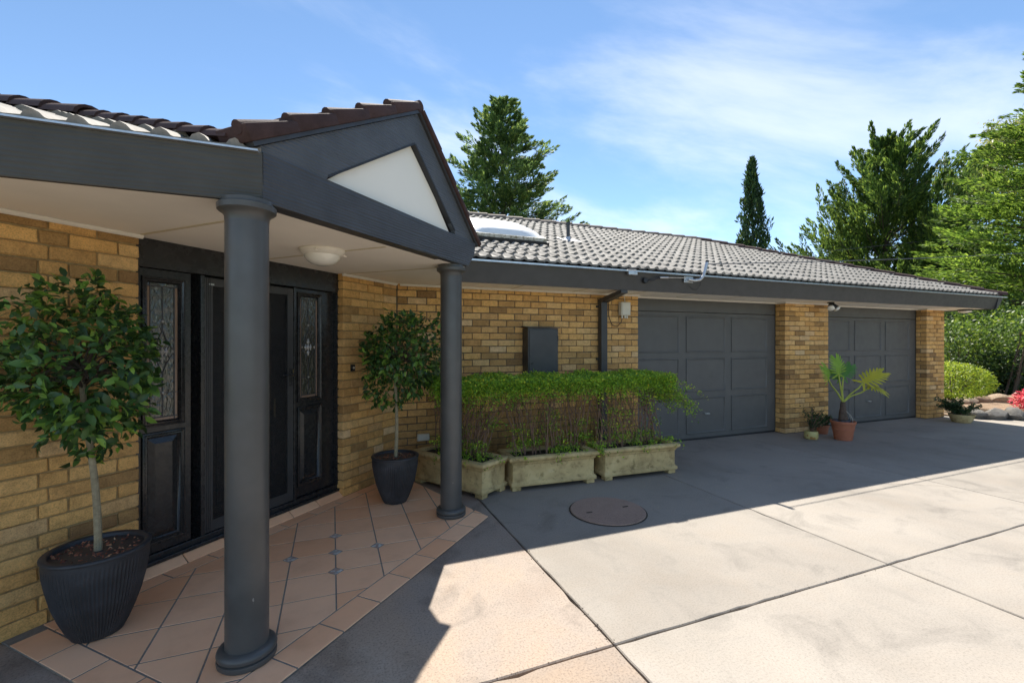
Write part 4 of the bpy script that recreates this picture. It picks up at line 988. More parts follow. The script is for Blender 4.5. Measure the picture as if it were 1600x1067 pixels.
# ------------------------------------------------------------------ fittings on the house
def mounted(name, label, cat, p): return thing(name, label, cat, p)
lp = CN(2.60, 2.70, ZS-.002)
t = thing('ceiling_light', 'round cream ceiling light under the porch soffit', 'light', lp)
mb = MB(); mb.lathe([(.165, 0), (.165, -.012), (.155, -.026), (.138, -.040), (.132, -.044)][::-1], 48); link('light_base', mb.mesh('light_base', M['trim'], smooth=True), t, local=True)
mb = MB(); mb.lathe([(.131, -.0445), (.126, -.062), (.110, -.085), (.085, -.104), (.05, -.116), (.001, -.121)][::-1], 48); link('glass_bowl', mb.mesh('glass_bowl', M['opal'], smooth=True), t, local=True)
for a in (.3, 2.4, 4.5):
    mb = MB(); c_, s_ = math.cos(a), math.sin(a); mb.tube([(c_*.15, s_*.15, -.022), (c_*.182, s_*.182, -.030)], .008, 8); link('clip_screw', mb.mesh('clip_screw', M['trim'], smooth=True), t, local=True)
# meter box
t = thing('meter_box', 'tall dark grey metal meter box on the brick wall above the hedge', 'meter box', (2.60, 5.57, .95))
mb = MB(); mb.box((2.37, 5.385, .96), (2.81, 5.57, 1.79)); link('box_body', mb.mesh('box_body', M['charcoal'], bevel=.004), t)
mb = MB(); mb.box((2.385, 5.372, .975), (2.797, 5.384, 1.772)); link('box_door', mb.mesh('box_door', M['charcoal'], bevel=.003), t)
mb = MB(); mb.prism([Vector((2.355, 5.36, 1.792)), Vector((2.355, 5.57, 1.805)), Vector((2.355, 5.57, 1.820)), Vector((2.355, 5.36, 1.802))], DX*.47); link('box_lid', mb.mesh('box_lid', M['charcoal']), t)
mb = MB(); mb.tube([(2.42, 5.373, 1.33), (2.42, 5.355, 1.33)], .013, 12); link('box_knob', mb.mesh('box_knob', M['black'], smooth=True), t)
for z in (1.08, 1.62):
    mb = MB(); mb.tube([(2.80, 5.372, z), (2.80, 5.372, z+.07)], .007, 8); link('box_hinge', mb.mesh('box_hinge', M['charcoal'], smooth=True), t)
# junction box with its wire
t = thing('junction_box', 'small cream plastic junction box high on the wall beside the downpipe', 'junction box', (3.98, 5.57, 2.08))
mb = MB(); mb.box((3.895, 5.49, 1.995), (4.055, 5.565, 2.19)); link('box_body', mb.mesh('box_body', M['cream_plastic'], bevel=.006), t)
mb = MB(); mb.box((3.905, 5.481, 2.005), (4.045, 5.489, 2.18)); link('box_cover', mb.mesh('box_cover', M['cream_plastic'], bevel=.003), t)
for x in (3.935, 3.985, 4.02):
    mb = MB(); mb.tube([(x, 5.53, 1.995), (x, 5.53, 1.955)], .014, 8); link('cable_gland', mb.mesh('cable_gland', M['cream_plastic'], smooth=True), t)
mb = MB(); mb.tube([(3.935, 5.53, 1.955), (3.93, 5.54, 1.90), (3.86, 5.545, 1.83), (3.77, 5.548, 1.86), (3.72, 5.55, 1.98), (3.715, 5.552, 2.15), (3.72, 5.553, 2.285)], .005, 6); link('wire', mb.mesh('wire', M['cable'], smooth=True), t)
mb = MB(); mb.tube([(3.985, 5.53, 2.19), (3.985, 5.545, 2.285)], .006, 6); link('wire', mb.mesh('wire', M['cream_plastic'], smooth=True), t)
# service bracket on the fascia, with stay and cable
t = thing('service_bracket', 'bent galvanised pipe bracket bolted to the garage fascia', 'bracket', (4.7, 4.95, 2.42))
mb = MB(); mb.box((4.54, 4.935, 2.435), (4.70, 4.95, 2.52)); link('mounting_plate', mb.mesh('mounting_plate', M['steel'], bevel=.003), t)
mb = MB(); mb.tube([(4.60, 4.92, 2.478), (4.69, 4.90, 2.462), (4.77, 4.885, 2.475), (4.83, 4.88, 2.53), (4.865, 4.88, 2.62), (4.90, 4.88, 2.735)], .021, 12); link('bent_pipe', mb.mesh('bent_pipe', M['steel'], smooth=True), t)
mb = MB(); mb.tube([(4.897, 4.88, 2.727), (4.904, 4.88, 2.752)], .023, 12); link('pipe_cap', mb.mesh('pipe_cap', M['cable'], smooth=True), t)
for (x, z) in ((4.56, 2.455), (4.56, 2.50)):
    mb = MB(); mb.tube([(x, 4.936, z), (x, 4.922, z)], .009, 6); link('bolt', mb.mesh('bolt', M['steel']), t)
mb = MB(); mb.tube([(4.84, 4.93, 2.51), (4.83, 4.945, 2.40), (4.78, 4.95, 2.345), (4.70, 4.95, 2.35), (4.64, 4.955, 2.40)], .0035, 6); link('loose_wire', mb.mesh('loose_wire', M['cable'], smooth=True), t)
t = thing('cable_anchor', 'round black knob with a taut stay cable along the garage fascia', 'anchor', (3.89, 4.95, 2.43))
mb = MB(); mb.lathe([(.001, -.035), (.034, -.035), (.040, -.02), (.040, 0)], 20); mb.v = [(3.89+x, 4.965+z, 2.43+y) for x, y, z in mb.v]; link('anchor_knob', mb.mesh('anchor_knob', M['cable'], smooth=True), t)
mb = MB(); mb.tube([(3.92, 4.935, 2.425), (4.0, 4.925, 2.43), (4.06, 4.92, 2.465), (4.12, 4.91, 2.475)], .010, 8); link('clamp', mb.mesh('clamp', M['cable'], smooth=True), t)
mb = MB(); mb.tube([(4.10, 4.91, 2.475), (4.24, 4.91, 2.482)], .013, 8); mb.tube([(4.24, 4.91, 2.482), (4.56, 4.92, 2.497)], .006, 6); link('stay_cable', mb.mesh('stay_cable', M['steel'], smooth=True), t)
t = thing('gutter_clip', 'small bright metal bracket on the gutter edge above the downpipe', 'bracket', (3.66, 4.9, 2.5))
mb = MB(); mb.box((3.58, 4.885, 2.485), (3.72, 4.93, 2.526)); mb.box((3.56, 4.88, 2.5445), (3.70, 4.945, 2.553)); link('clip_body', mb.mesh('clip_body', M['steel'], bevel=.004), t)
# twin floodlight
fp = Vector((8.12, 5.28, ZS-.002))
t = thing('flood_light', 'twin black spotlight fitting hanging under the eave between the garage doors', 'light', fp)
mb = MB(); mb.lathe([(.055, 0), (.055, -.018), (.03, -.024)][::-1], 20); link('mount', mb.mesh('mount', M['black'], smooth=True), t, local=True)
for (ax, ay) in ((-.05, -.03), (.055, -.02)):
    d = Vector((ax*1.6, ay-.05, -.13)).normalized(); s_ = Vector((ax*.5, 0, -.022)); mb = MB(); e_ = s_+d*.11
    mb.tube([s_, s_+d*.03, s_+d*.06, e_], [.014, .03, .036, .052], 16); h_ = link('lamp_holder', mb.mesh('lamp_holder', M['black'], smooth=True), t, local=True)
    mb = MB(); mb.tube([e_-d*.01, e_+d*.022, e_+d*.034, e_+d*.040], [.050, .054, .040, .012], 16); link('lamp_bulb', mb.mesh('lamp_bulb', M['lampface'], smooth=True), t, local=True)
t = thing('eave_lamp', 'flat round lamp under the eave at the far corner of the roof', 'light', (12.62, 5.4, ZS-.002))
mb = MB(); mb.lathe([(.12, 0), (.12, -.03), (.10, -.034)][::-1], 24); link('lamp_base', mb.mesh('lamp_base', M['black'], smooth=True), t, local=True)
mb = MB(); mb.lathe([(.11, -.0345), (.10, -.06), (.05, -.075), (.001, -.078)][::-1], 24); link('lamp_glass', mb.mesh('lamp_glass', M['opal'], smooth=True), t, local=True)
# door bell, power outlet
t = thing('door_bell', 'small black door bell button on the brick beside the front door', 'door bell', CN(3.70, 3.43, 1.33))
mb = MB(); cbox(mb, 3.675, 3.725, 3.405, 3.428, 1.30, 1.37); link('bell_plate', mb.mesh('bell_plate', M['black'], bevel=.004), t)
mb = MB(); mb.tube([CN(3.70, 3.405, 1.335), CN(3.70, 3.398, 1.335)], .011, 12); link('bell_button', mb.mesh('bell_button', M['cream_plastic'], smooth=True), t)
t = thing('power_outlet', 'small cream weatherproof outlet low on the wall behind the trough', 'power outlet', (1.04, 5.57, .45))
mb = MB(); mb.box((.96, 5.52, .40), (1.11, 5.568, .48)); link('outlet_box', mb.mesh('outlet_box', M['cream_plastic'], bevel=.006), t)
mb = MB(); mb.box((.965, 5.50, .405), (1.105, 5.519, .472)); link('outlet_cover', mb.mesh('outlet_cover', M['cream_plastic'], bevel=.004), t)
# round cover in the driveway
t = thing('inspection_cover', 'round brown concrete inspection cover set in the driveway', 'manhole cover', (2.43, 3.645, 0))
mb = MB(); mb.lathe([(.365, .003), (.365, .0045)], 56); link('joint_ring', mb.mesh('joint_ring', M['joint']), t, local=True)
mb = MB(); mb.lathe([(.352, .004), (.352, .010), (.348, .014), (.30, .015), (.001, .016)], 56); link('cover_disc', mb.mesh('cover_disc', M['iron'], smooth=True, ang=40), t, local=True)
for s in (-1, 1):
    mb = MB(); mb.box((s*.2-.03, -.008, .0175), (s*.2+.03, .008, .0195)); link('lifting_slot', mb.mesh('lifting_slot', M['joint']), t, local=True)

# ------------------------------------------------------------------ pots by the garage
def pot_thing(name, label, p, prof, mat, soilz, soilr):
    t = thing(name, label, 'plant pot', p)
    mb = MB(); mb.lathe(prof, 40); mb.f = mb.f[:-1]; link('pot_body', mb.mesh('pot_body', mat, smooth=True, ang=40), t, local=True)
    mb = MB(); mb.lathe([(.001, soilz), (soilr, soilz)], 30); mb.f = mb.f[:-1]; link('soil', mb.mesh('soil', M['soil']), t, local=True)
    return t
TP_ = Vector((7.84, 4.90, 0))
pot_thing('terracotta_pot', 'large banded terracotta pot in front of the second garage door', TP_,
    [(.120, 0), (.125, .004), (.131, .05), (.137, .052), (.138, .066), (.133, .070), (.150, .165), (.157, .168), (.158, .184), (.153, .188), (.166, .262), (.176, .268), (.181, .300), (.178, .310), (.160, .310), (.155, .27)], M['terracotta'], .275, .156)
for i in range(9):
    a = 2*math.pi*i/9+rng.uniform(-.2, .2); r_ = .105 if i < 7 else .05
    o = thing('pebble', 'smooth dark grey pebble on the soil of the large terracotta pot', 'pebble', TP_+Vector((r_*math.cos(a), r_*math.sin(a), .276)), a, 'pebbles in the terracotta pot')
    mb = MB(); k = rng.uniform(.034, .05); mb.lathe([(.001, 0), (k*.6, .004), (k, k*.45), (k*.85, k*.85), (k*.45, k*1.15), (.001, k*1.22)], 14); me = mb.mesh('pebble', M['pebble'], smooth='all')
    for v in me.vertices: v.co.x *= 1.25; v.co.z += .004*math.sin(v.co.x*60)
    link('stone', me, o, local=True)
# philodendron
ph = thing('philodendron', 'philodendron with large lobed yellow green leaves on long stalks', 'plant', TP_+UP*.276)
mb = MB(); mb.tube([(0,0,-.03), (.004,0,.08), (.0,.004,.16), (-.006,0,.24), (-.004,.0,.345)], [.062, .066, .056, .042, .034], 14)
for i in range(7): mb.tube([(.0, .0, .06+.04*i), (.0, .0, .068+.04*i)], [.070-.006*i, .066-.006*i], 14)
link('trunk', mb.mesh('trunk', M['trunk_dark'], smooth=True, ang=30), ph, local=True)
for i in range(6):
    a = -1.2+.42*i+rng.uniform(-.1, .1); e = Vector((math.cos(a)*.13, math.sin(a)*.13, .01)); st = Vector((math.cos(a)*.03, math.sin(a)*.03, .19+rng.uniform(0, .06)))
    mb = MB(); mb.tube([st, st.lerp(e, .4)+Vector((math.cos(a), math.sin(a), 0))*.035, e+UP*.06, e-UP*.01], .006, 6); link('aerial_root', mb.mesh('aerial_root', M['root'], smooth=True), ph, local=True)
def lobed_leaf(tip_dir, nrm, L, lobes, mat, base):
    """palm-like leaf: a midrib with finger lobes on both sides"""
    d = Vector(tip_dir).normalized(); n = Vector(nrm); n = (n-d*n.dot(d)).normalized(); s = d.cross(n); mb = MB(); b = Vector(base)
    def P(u, w): return b+d*(u*L)+s*(w*L)+n*(.10*L*math.sin(u*2.6)-.32*L*w*w-.10*L*u*u)
    # blade core
    K = 8; core = []
    for i in range(K+1):
        u = i/K; w = .13*math.sin(math.pi*min(1, .15+u*.85))+.015; core += [P(u, -w), P(u, 0)+n*(-.012*L), P(u, w)]
    fs = []
    for i in range(K): fs += [(i*3, i*3+1, i*3+4, i*3+3), (i*3+1, i*3+2, i*3+5, i*3+4)]
    mb.add(core, fs)
    for sg in (-1, 1):
        for i in range(lobes):
            u = -.02+.92*i/(lobes-1); ang = 1.55-1.15*(i/(lobes-1)) if i else 2.1
            ln = (.34+.20*math.sin(math.pi*(.15+.75*i/(lobes-1))))*(.95+rng.uniform(-.12, .12)); w0 = .055
            vs = []
            for k in range(5):
                f = k/4; uu = u+ln*f*math.cos(ang)*(1+.1*f); ww = sg*(.04+ln*f*math.sin(ang)); hw = w0*(1-.25*f)*(1 if f < .99 else .15)*(1+.22*math.sin(f*9+i))
                ax = Vector((-math.sin(ang), math.cos(ang))); vs += [P(uu+ax.x*hw, ww+sg*ax.y*hw), P(uu, ww)-n*.008*L, P(uu-ax.x*hw, ww-sg*ax.y*hw)]
            f2 = []
            for k in range(4): f2 += [(k*3, k*3+1, k*3+4, k*3+3), (k*3+1, k*3+2, k*3+5, k*3+4)]
            mb.add(vs, f2)
    link('leaf', mb.mesh('leaf', mat, smooth='all'), ph, local=True)
def stalk(pts, r=.011):
    mb = MB(); mb.tube(pts, [r*1.3]+[r]*(len(pts)-2)+[r*.75], 8); link('stalk', mb.mesh('stalk', M['stalk'], smooth=True), ph, local=True)
rt = RT; hd = Vector((0, 0, .34))
def V_(r_, f_, z_): return RT*r_+FW*f_+UP*z_
toC = -FW
for (pts, tip, nrm, L, mat) in [
    ([hd, V_(-.11, -.02, .50), V_(-.22, -.04, .62), V_(-.275, -.05, .72)], V_(-.40, -.2, .75), V_(.3, -1, .35), .24, M['philo']),
    ([hd, V_(-.03, .0, .52), V_(-.06, .0, .70), V_(-.075, .0, .80)], V_(-.12, .05, 1), V_(-.1, -1, .3), .27, M['philo']),
    ([hd, V_(.01, .03, .50), V_(.03, .05, .66), V_(.055, .06, .76)], V_(.55, .2, .6), V_(-.2, -.9, .6), .27, M['philo_dark']),
    ([hd, V_(.10, -.03, .48), V_(.22, -.05, .58), V_(.29, -.05, .67)], V_(.75, -.1, .45), V_(-.5, -.9, .55), .34, M['philo_yellow']),
    ([hd, V_(.12, -.01, .44), V_(.28, -.02, .50), V_(.38, -.02, .56), V_(.40, -.02, .61)], V_(.25, -.3, -.15), V_(.2, -.6, .8), .24, M['philo_yellow']),
    ([hd, V_(.02, .05, .5), V_(.04, .12, .62), V_(.05, .16, .70)], V_(-.25, .5, .55), V_(0, -.8, .6), .22, M['philo_dark'])]:
    stalk(pts); lobed_leaf(tip, nrm, L, 9, mat, pts[-1])
def jade(label, p, h, n, seed, mat, leaf=.02, spread=.15):
    g = np.random.default_rng(seed); t = thing('potted_shrub', label, 'plant', p)
    mb = MB(); P = []
    for i in range(13):
        a = g.uniform(0, 6.28); r = spread*g.uniform(.4, 1.1); hh = h*g.uniform(.45, 1) if i else h; r = r if i else .02
        pts = [Vector((0, 0, -.02)), Vector((math.cos(a)*r*.35, math.sin(a)*r*.35, hh*.45)), Vector((math.cos(a)*r, math.sin(a)*r, hh))]; mb.tube(pts, [.010, .007, .004], 6)
        for f in g.uniform(.25, 1, n//13): q = pts[0].lerp(pts[1], f*2) if f < .5 else pts[1].lerp(pts[2], f*2-1); P.append(np.array(q)+g.normal(size=3)*.018)
    link('stems', mb.mesh('stems', M['hstem'], smooth=True), t, local=True)
    P = np.array(P); k = len(P); Ls = g.uniform(leaf*.8, leaf*1.4, k); V, F = diamonds(P, unit(g.normal(size=(k, 3))+np.array([0, 0, .5])), unit(g.normal(size=(k, 3))), Ls, Ls*.6, .1)
    link('foliage', mesh_np('foliage', V, F, mat), t, local=True)['kind'] = 'stuff'
q = Vector((7.40, 5.13, 0))
pot_thing('glazed_pot', 'small yellow patterned pot against the brick pier between the garage doors', q, [(.080, 0), (.094, .01), (.102, .05), (.102, .10), (.094, .128), (.090, .134), (.082, .134), (.080, .11)], M['glaze'], .115, .081)
jade('jade shrub growing in the yellow patterned pot', q+UP*.115, .42, 900, 31, M['dkshrub'], .026, .24)
q = Vector((8.02, 5.36, 0))
pot_thing('terracotta_pot', 'small plain terracotta pot half hidden behind the large one', q, [(.075, 0), (.08, .01), (.095, .12), (.105, .125), (.107, .155), (.095, .155), (.09, .13)], M['terracotta'], .135, .090)
jade('low dark shrub in the small plain terracotta pot', q+UP*.135, .22, 800, 32, M['dkshrub'], .028, .20)
q = Vector((11.75, 5.08, 0))
pot_thing('stone_bowl', 'low tan bowl planter at the foot of the last brick pier', q, [(.13, 0), (.15, .02), (.185, .10), (.20, .15), (.205, .165), (.185, .165), (.175, .13)], M['stone'], .14, .176)
jade('spreading dark shrub in the low bowl by the last brick pier', q+UP*.14, .34, 2400, 33, M['dkshrub'], .035, .40)

# small fallen leaves on the driveway
for i in range(26):
    x, y = rng.uniform(1.6, 5.2), rng.uniform(3.4, 4.4)
    if i > 18: x, y = rng.uniform(4, 9), rng.uniform(3.6, 5.3)
    o = MB(); a = rng.uniform(0, 6.28); l = rng.uniform(.010, .022); c_, s_ = math.cos(a), math.sin(a)
    o.add([(x, y, .002), (x+c_*l*.5-s_*l*.3, y+s_*l*.5+c_*l*.3, .006), (x+c_*l, y+s_*l, .003), (x+c_*l*.5+s_*l*.3, y+s_*l*.5-c_*l*.3, .005)], [(0,1,2,3)])
    w = o.build('fallen_leaf', M['leaf_dry'] if 'leaf_dry' in M else M.setdefault('leaf_dry', isl('dry_leaf', [(0, (.45,.36,.15)), (1, (.55,.50,.34))], .7)))
    tag(w, 'tiny dry yellow leaf lying on the driveway', 'leaf', 'fallen leaves on the driveway')

# ------------------------------------------------------------------ garden at the far end
bed = [(12.35, 6.0), (12.5, 5.35), (12.95, 5.0), (13.6, 4.72), (15, 4.5), (18, 4.3), (24, 4.2), (39, 4.3), (39, 60), (12.35, 60)]
mb = MB(); mb.add([(x, y, .03) for x, y in bed], [tuple(range(len(bed)))]); struct(mb.build('garden_bed', M['bed']))
def stone(name, label, cat, group, p, s, mat, seed):
    g = random.Random(seed); bm = bmesh.new(); bmesh.ops.create_icosphere(bm, subdivisions=2, radius=1)
    ax = [(Vector((g.gauss(0,1), g.gauss(0,1), g.gauss(0,1))).normalized(), g.uniform(.55, .95)) for _ in range(9)]
    for v in bm.verts:
        for a, k in ax:
            d = v.co.dot(a)
            if d > k: v.co -= a*(d-k)*.85
        v.co *= 1+g.uniform(-.05, .05); v.co = Vector((v.co.x*s[0], v.co.y*s[1], v.co.z*s[2]))
    me = bpy.data.meshes.new(name); bm.to_mesh(me); bm.free(); me.materials.append(mat); me.shade_smooth(); me.set_sharp_from_angle(angle=R(30))
    o = link(name, me, None, p, (0, 0, g.uniform(0, 6))); return tag(o, label, cat, group)
edge_pts = [(12.66, 5.28, .20), (12.95, 5.06, .24), (13.32, 4.90, .26), (13.75, 4.74, .20), (14.05, 4.68, .15), (14.45, 4.58, .22), (14.95, 4.55, .26), (15.5, 4.50, .24)]
for i, (x, y, s) in enumerate(edge_pts): stone('edging_rock', 'dark grey rock edging the garden bed beside the driveway', 'rock', 'grey edging rocks', (x, y, s*.35), (s*1.15, s*.9, s*.62), M['rock_grey'], 50+i)
for i in range(11):
    x = 13.4+.42*i; y = 6.75-.06*i+rng.uniform(-.1, .1); s = rng.uniform(.17, .27)
    stone('garden_rock', 'tan rock in the low row behind the gravel bed', 'rock', 'tan garden rocks', (x, y, s*.4), (s*1.2, s*.8, s*.7), M['rock'], 80+i)
def shrub(name, label, p, r, n, seed, mat, leaf=.06, shell=.5, group=None, stems=8, wr=.5, kind='diamond', flat=False):
    g = np.random.default_rng(seed); t = thing(name, label, 'shrub', p, 0, group)
    mb = MB()
    for i in range(stems):
        d = Vector(g.normal(size=3)); d.z = abs(d.z)+.5; d.normalize(); mb.tube([(g.normal()*.05, g.normal()*.05, -.05), Vector((d.x*r[0]*.4, d.y*r[1]*.4, r[2]*.7)), Vector((d.x*r[0]*.8, d.y*r[1]*.8, r[2]*(1+.7*d.z)))], [.022, .015, .006], 6)
    link('stems', mb.mesh('stems', M['bark'], smooth=True), t, local=True)
    d = unit(g.normal(size=(n, 3))); f = lumps(d, seed, .05, 20)*(1+.04*g.normal(size=n)) if flat else lumps(d, seed, .28, 16); k = (shell+(1-shell)*g.random(n)**.5)*f
    P = d*k[:, None]*np.array(r)+np.array([0, 0, r[2]]); P = P[P[:, 2] > .02]; P = P+.10*np.array(r)*g.normal(size=P.shape)*(0 if flat else 1); d = unit(P-np.array([0, 0, r[2]])); m = len(P)
    D = unit(d+.8*g.normal(size=(m, 3))); Nn = unit(d+np.array([0, 0, .6])+.5*g.normal(size=(m, 3))); Ls = g.uniform(leaf*.7, leaf*1.3, m); V, F = diamonds(P, D, Nn, Ls, Ls*wr, .1)
    link('crown', mesh_np('crown', V, F, mat), t, local=True)
    return t
shrub('clipped_shrub', 'round clipped yellow green shrub beyond the last brick pier', Vector((13.75, 6.15, .28)), (.74, .74, .42), 9000, 41, M['box'], .045, .72, flat=True)
shrub('garden_shrub', 'low red leaved shrub beside the grey edging rocks', Vector((15.2, 5.05, .03)), (.62, .5, .24), 3200, 42, M['redleaf'], .07, .3)
for i, (u, D, r, h, mt, lab) in enumerate([(1500, 14.5, 1.2, 1.0, 'shrub', 'light green shrub rising behind the round clipped one'), (1555, 14.0, 1.1, .62, 'dkshrub', 'dark low shrub behind the tan garden rocks'),
        (1590, 15.5, 1.4, 1.3, 'shrub', 'open airy shrub with thin dark stems by the pale garden wall'), (1640, 14.2, 1.4, 1.0, 'shrub', 'leafy shrub behind the red leaved plant'), (1480, 18, 2.4, 1.9, 'dkshrub', 'tall dark shrub deep in the garden behind the pier'), (1545, 19.5, 2.6, 1.4, 'dkshrub', 'wide dark green shrub below the bright conifer')]):
    shrub('garden_shrub', lab, at_depth(u, D, .03), (r*.8, r*.8, h), 5200, 60+i, M[mt], .11, .35)
# slender leaning stems of a young tree
t = thing('young_tree', 'young tree with several slender leaning stems in front of the pale wall', 'tree', at_depth(1578, 13.2, .03))
for i in range(6):
    a = Vector((rng.uniform(-.15, .15), rng.uniform(-.15, .15), 0)); d = Vector((rng.uniform(-.25, .75), rng.uniform(-.4, .3), 1.9)); mb = MB(); mb.tube([a, a+d*.4+Vector((.05, 0, 0)), a+d], [.032, .024, .012], 7); link('trunk', mb.mesh('trunk', M['bark'], smooth=True), t, local=True)
g = np.random.default_rng(77); P = g.normal(size=(2600, 3))*np.array([.75, .75, .35])+np.array([.3, -.1, 1.95]); k = len(P); Ls = g.uniform(.06, .12, k)
V, F = diamonds(P, unit(g.normal(size=(k, 3))), unit(np.array([0, 0, .8])+.5*g.normal(size=(k, 3))), Ls, Ls*.5); link('crown', mesh_np('crown', V, F, M['shrub']), t, local=True)
# pale wall of the neighbouring place
a = at_depth(1420, 27); b = at_depth(1760, 24)
mb = MB(); d = (b-a); q = Vector((-d.y, d.x, 0)).normalized()*.2; mb.prism([a, b, b+q, a+q], UP*1.75); w = mb.build('garden_wall', M['neighbour']); tag(w, 'pale rendered garden wall glimpsed behind the shrubs', 'wall')

# ------------------------------------------------------------------ trees
def conifer(label, p, H, Rb, mat, seed, nb=150, npl=9, per=26, elev=(.25, .75), leaf=.3, shape=1., lo=.06, name='conifer_tree', flatw=.2, top=.02, lift=.5, plen=.34, pw=.22, rj=(.6, 1.15)):
    """trunk, whorled branches, and on each branch pointed plumes of small sprays"""
    g = np.random.default_rng(seed); t = thing(name, label, 'tree', p)
    mb = MB(); mb.tube([(0,0,-.1), (.05, 0, H*.35), (-.03, .04, H*.7), (0,0,H*.985)], [H*.022, H*.015, H*.008, H*.0012], 10)
    P, D, LL = [], [], []; Z = np.array([0, 0, 1.])
    for i in range(nb):
        f = lo+(1-lo-.015)*((i+g.random())/nb)**.92; z0 = f*H; az = i*2.39996+g.normal()*.35
        rad = Rb*((1-f)**shape*.97+top)*g.uniform(*rj); el = elev[0]+(elev[1]-elev[0])*f+g.normal()*.10
        dh = np.array([math.cos(az), math.sin(az), 0]); side = np.cross(dh, Z); o0 = np.array([0, 0, z0])
        end = o0+dh*rad+Z*math.tan(el)*rad; mid = o0+dh*rad*.55+Z*math.tan(el)*rad*.42; bd = unit((end-mid)[None])[0]
        mb.tube([(0,0,z0), mid, end], [H*.0045*(1-f)+.015, H*.0026*(1-f)+.010, .006], 5)
        k = max(3, int(npl*(.3+.7*rad/Rb)))
        for q in range(k):
            s = .25+.75*(q+g.random())/k if q < k-1 else .93
            c = o0+(mid-o0)*(s/.55) if s < .55 else mid+(end-mid)*((s-.55)/.45)
            lat = g.normal()*.75; ax = unit((bd+side*lat+Z*lift*g.uniform(.2, 1.1)+.12*g.normal(size=3))[None])[0]
            lp = (plen*rad*g.uniform(.6, 1.25)*(1.15-.35*s)+.25); n = int(per*(.5+lp/(plen*Rb)))
            u = g.random(n)**.8; wv = pw*lp*(1-u)**.75+.02; rd = unit(g.normal(size=(n, 3)))
            P.append(c+ax*(u*lp)[:, None]+rd*wv[:, None]*np.array([1, 1, .7])); D.append(unit(ax*1.0+rd*.55*(1-u*.5)[:, None])); LL.append(g.uniform(leaf*.6, leaf*1.3, n))
    k = 260; zz = H*(.86+.15*g.random(k)); P.append(np.stack([g.normal(size=k)*.10*(H*1.01-zz), g.normal(size=k)*.10*(H*1.01-zz), zz], 1)); D.append(unit(g.normal(size=(k, 3))*.45+Z)); LL.append(g.uniform(leaf*.6, leaf*1.2, k))
    P = np.concatenate(P); D = np.concatenate(D); LL = np.concatenate(LL); m = len(P)
    Nn = unit(Z*.8+.6*g.normal(size=(m, 3)))
    V, F = diamonds(P, D, Nn, LL, LL*flatw*g.uniform(.7, 1.3, m), .12)
    link('trunk', mb.mesh('trunk', M['bark'], smooth=True), t, local=True)
    link('crown', mesh_np('crown', V, F, mat), t, local=True)
    return t
conifer('tall feathery cedar standing behind the garage roof skylight', at_depth(786, 25, 0), 15.0, 6.2, M['cedar'], 101, 210, 13, 84, (-.10, .45), .20, .78, .10, 'cedar_tree', .30, .006, .30, .32, .20)
conifer('broad dark cypress with upswept branches beyond the end of the roof', at_depth(1385, 30, 0), 14.8, 7.2, M['cypress'], 102, 170, 12, 110, (.40, .95), .25, .80, .04, 'cypress_tree', .30, .004, .75, .40, .15)
con = conifer('bright green conifer filling the garden behind the eave corner', at_depth(1722, 17.5, 0), 15.5, 6.4, M['cypress_sun'], 103, 250, 14, 84, (.0, .5), .17, .90, .03, 'conifer_tree', .32, .02, .25, .34, .18)
cyp = conifer('dark conifer between the broad cypress and the bright conifer', at_depth(1478, 33, 0), 11.0, 5.4, M['cypress'], 104, 120, 11, 100, (.35, .85), .27, .75, .04, 'cypress_tree', .30, .01, .7, .40, .15)
for (px, py, k_, src, lab) in ((27, -4, .8, con, 'bright conifer across the driveway facing the front door'), (34, -13, 1.1, cyp, 'dark cypress across the driveway facing the front door'), (25, -20, .9, con, 'bright conifer farther along the driveway edge facing the porch')):
    o = src.copy(); COL.objects.link(o); o.location = (px, py, 0); o.scale = (k_, k_, k_*.9); o.rotation_euler = (0, 0, px); o['label'] = lab
    for ch in src.children: c_ = ch.copy(); COL.objects.link(c_); c_.parent = o

def slim(label, p, H, r, seed, n=9000):
    g = np.random.default_rng(seed); t = thing('slim_cypress', label, 'tree', p)
    mb = MB(); mb.tube([(0,0,-.1), (0,0,H*.9)], [.18, .03], 8); link('trunk', mb.mesh('trunk', M['bark'], smooth=True), t, local=True)
    P = []
    def col(cx, cy, z0, z1, rr, k):
        f = g.random(k); z = z0+(z1-z0)*f; w = rr*np.minimum(1, (1-f)*2.6+.03)**.8*np.minimum(1, .55+f*3); a = g.uniform(0, 6.283, k); q = (.55+.5*g.random(k))*w*(1+.22*np.sin(a*3+z*2.3)+.15*np.sin(z*5.1+a))
        return np.stack([cx+q*np.cos(a)+.12*np.sin(z*.8), cy+q*np.sin(a), z], 1)
    P = np.concatenate([col(0, 0, .4, H, r, n), col(-.85*RT.x*r*1.3, -.85*RT.y*r*1.3, .4, H*.60, r*.62, n//3), col(-1.9*RT.x*r, -1.9*RT.y*r, .4, H*.44, r*.5, n//5), col(.75*RT.x*r, .75*RT.y*r, .4, H*.52, r*.5, n//5)])
    m = len(P); D = unit(np.array([0, 0, 1.])+.42*g.normal(size=(m, 3))); Ls = g.uniform(.18, .5, m); V, F = diamonds(P, D, unit(g.normal(size=(m, 3))), Ls, Ls*.32); link('crown', mesh_np('crown', V, F, M['slim']), t, local=True)
slim('slim pencil cypress standing alone beyond the ridge of the roof', at_depth(1176, 34, 0), 15.3, .95, 111)
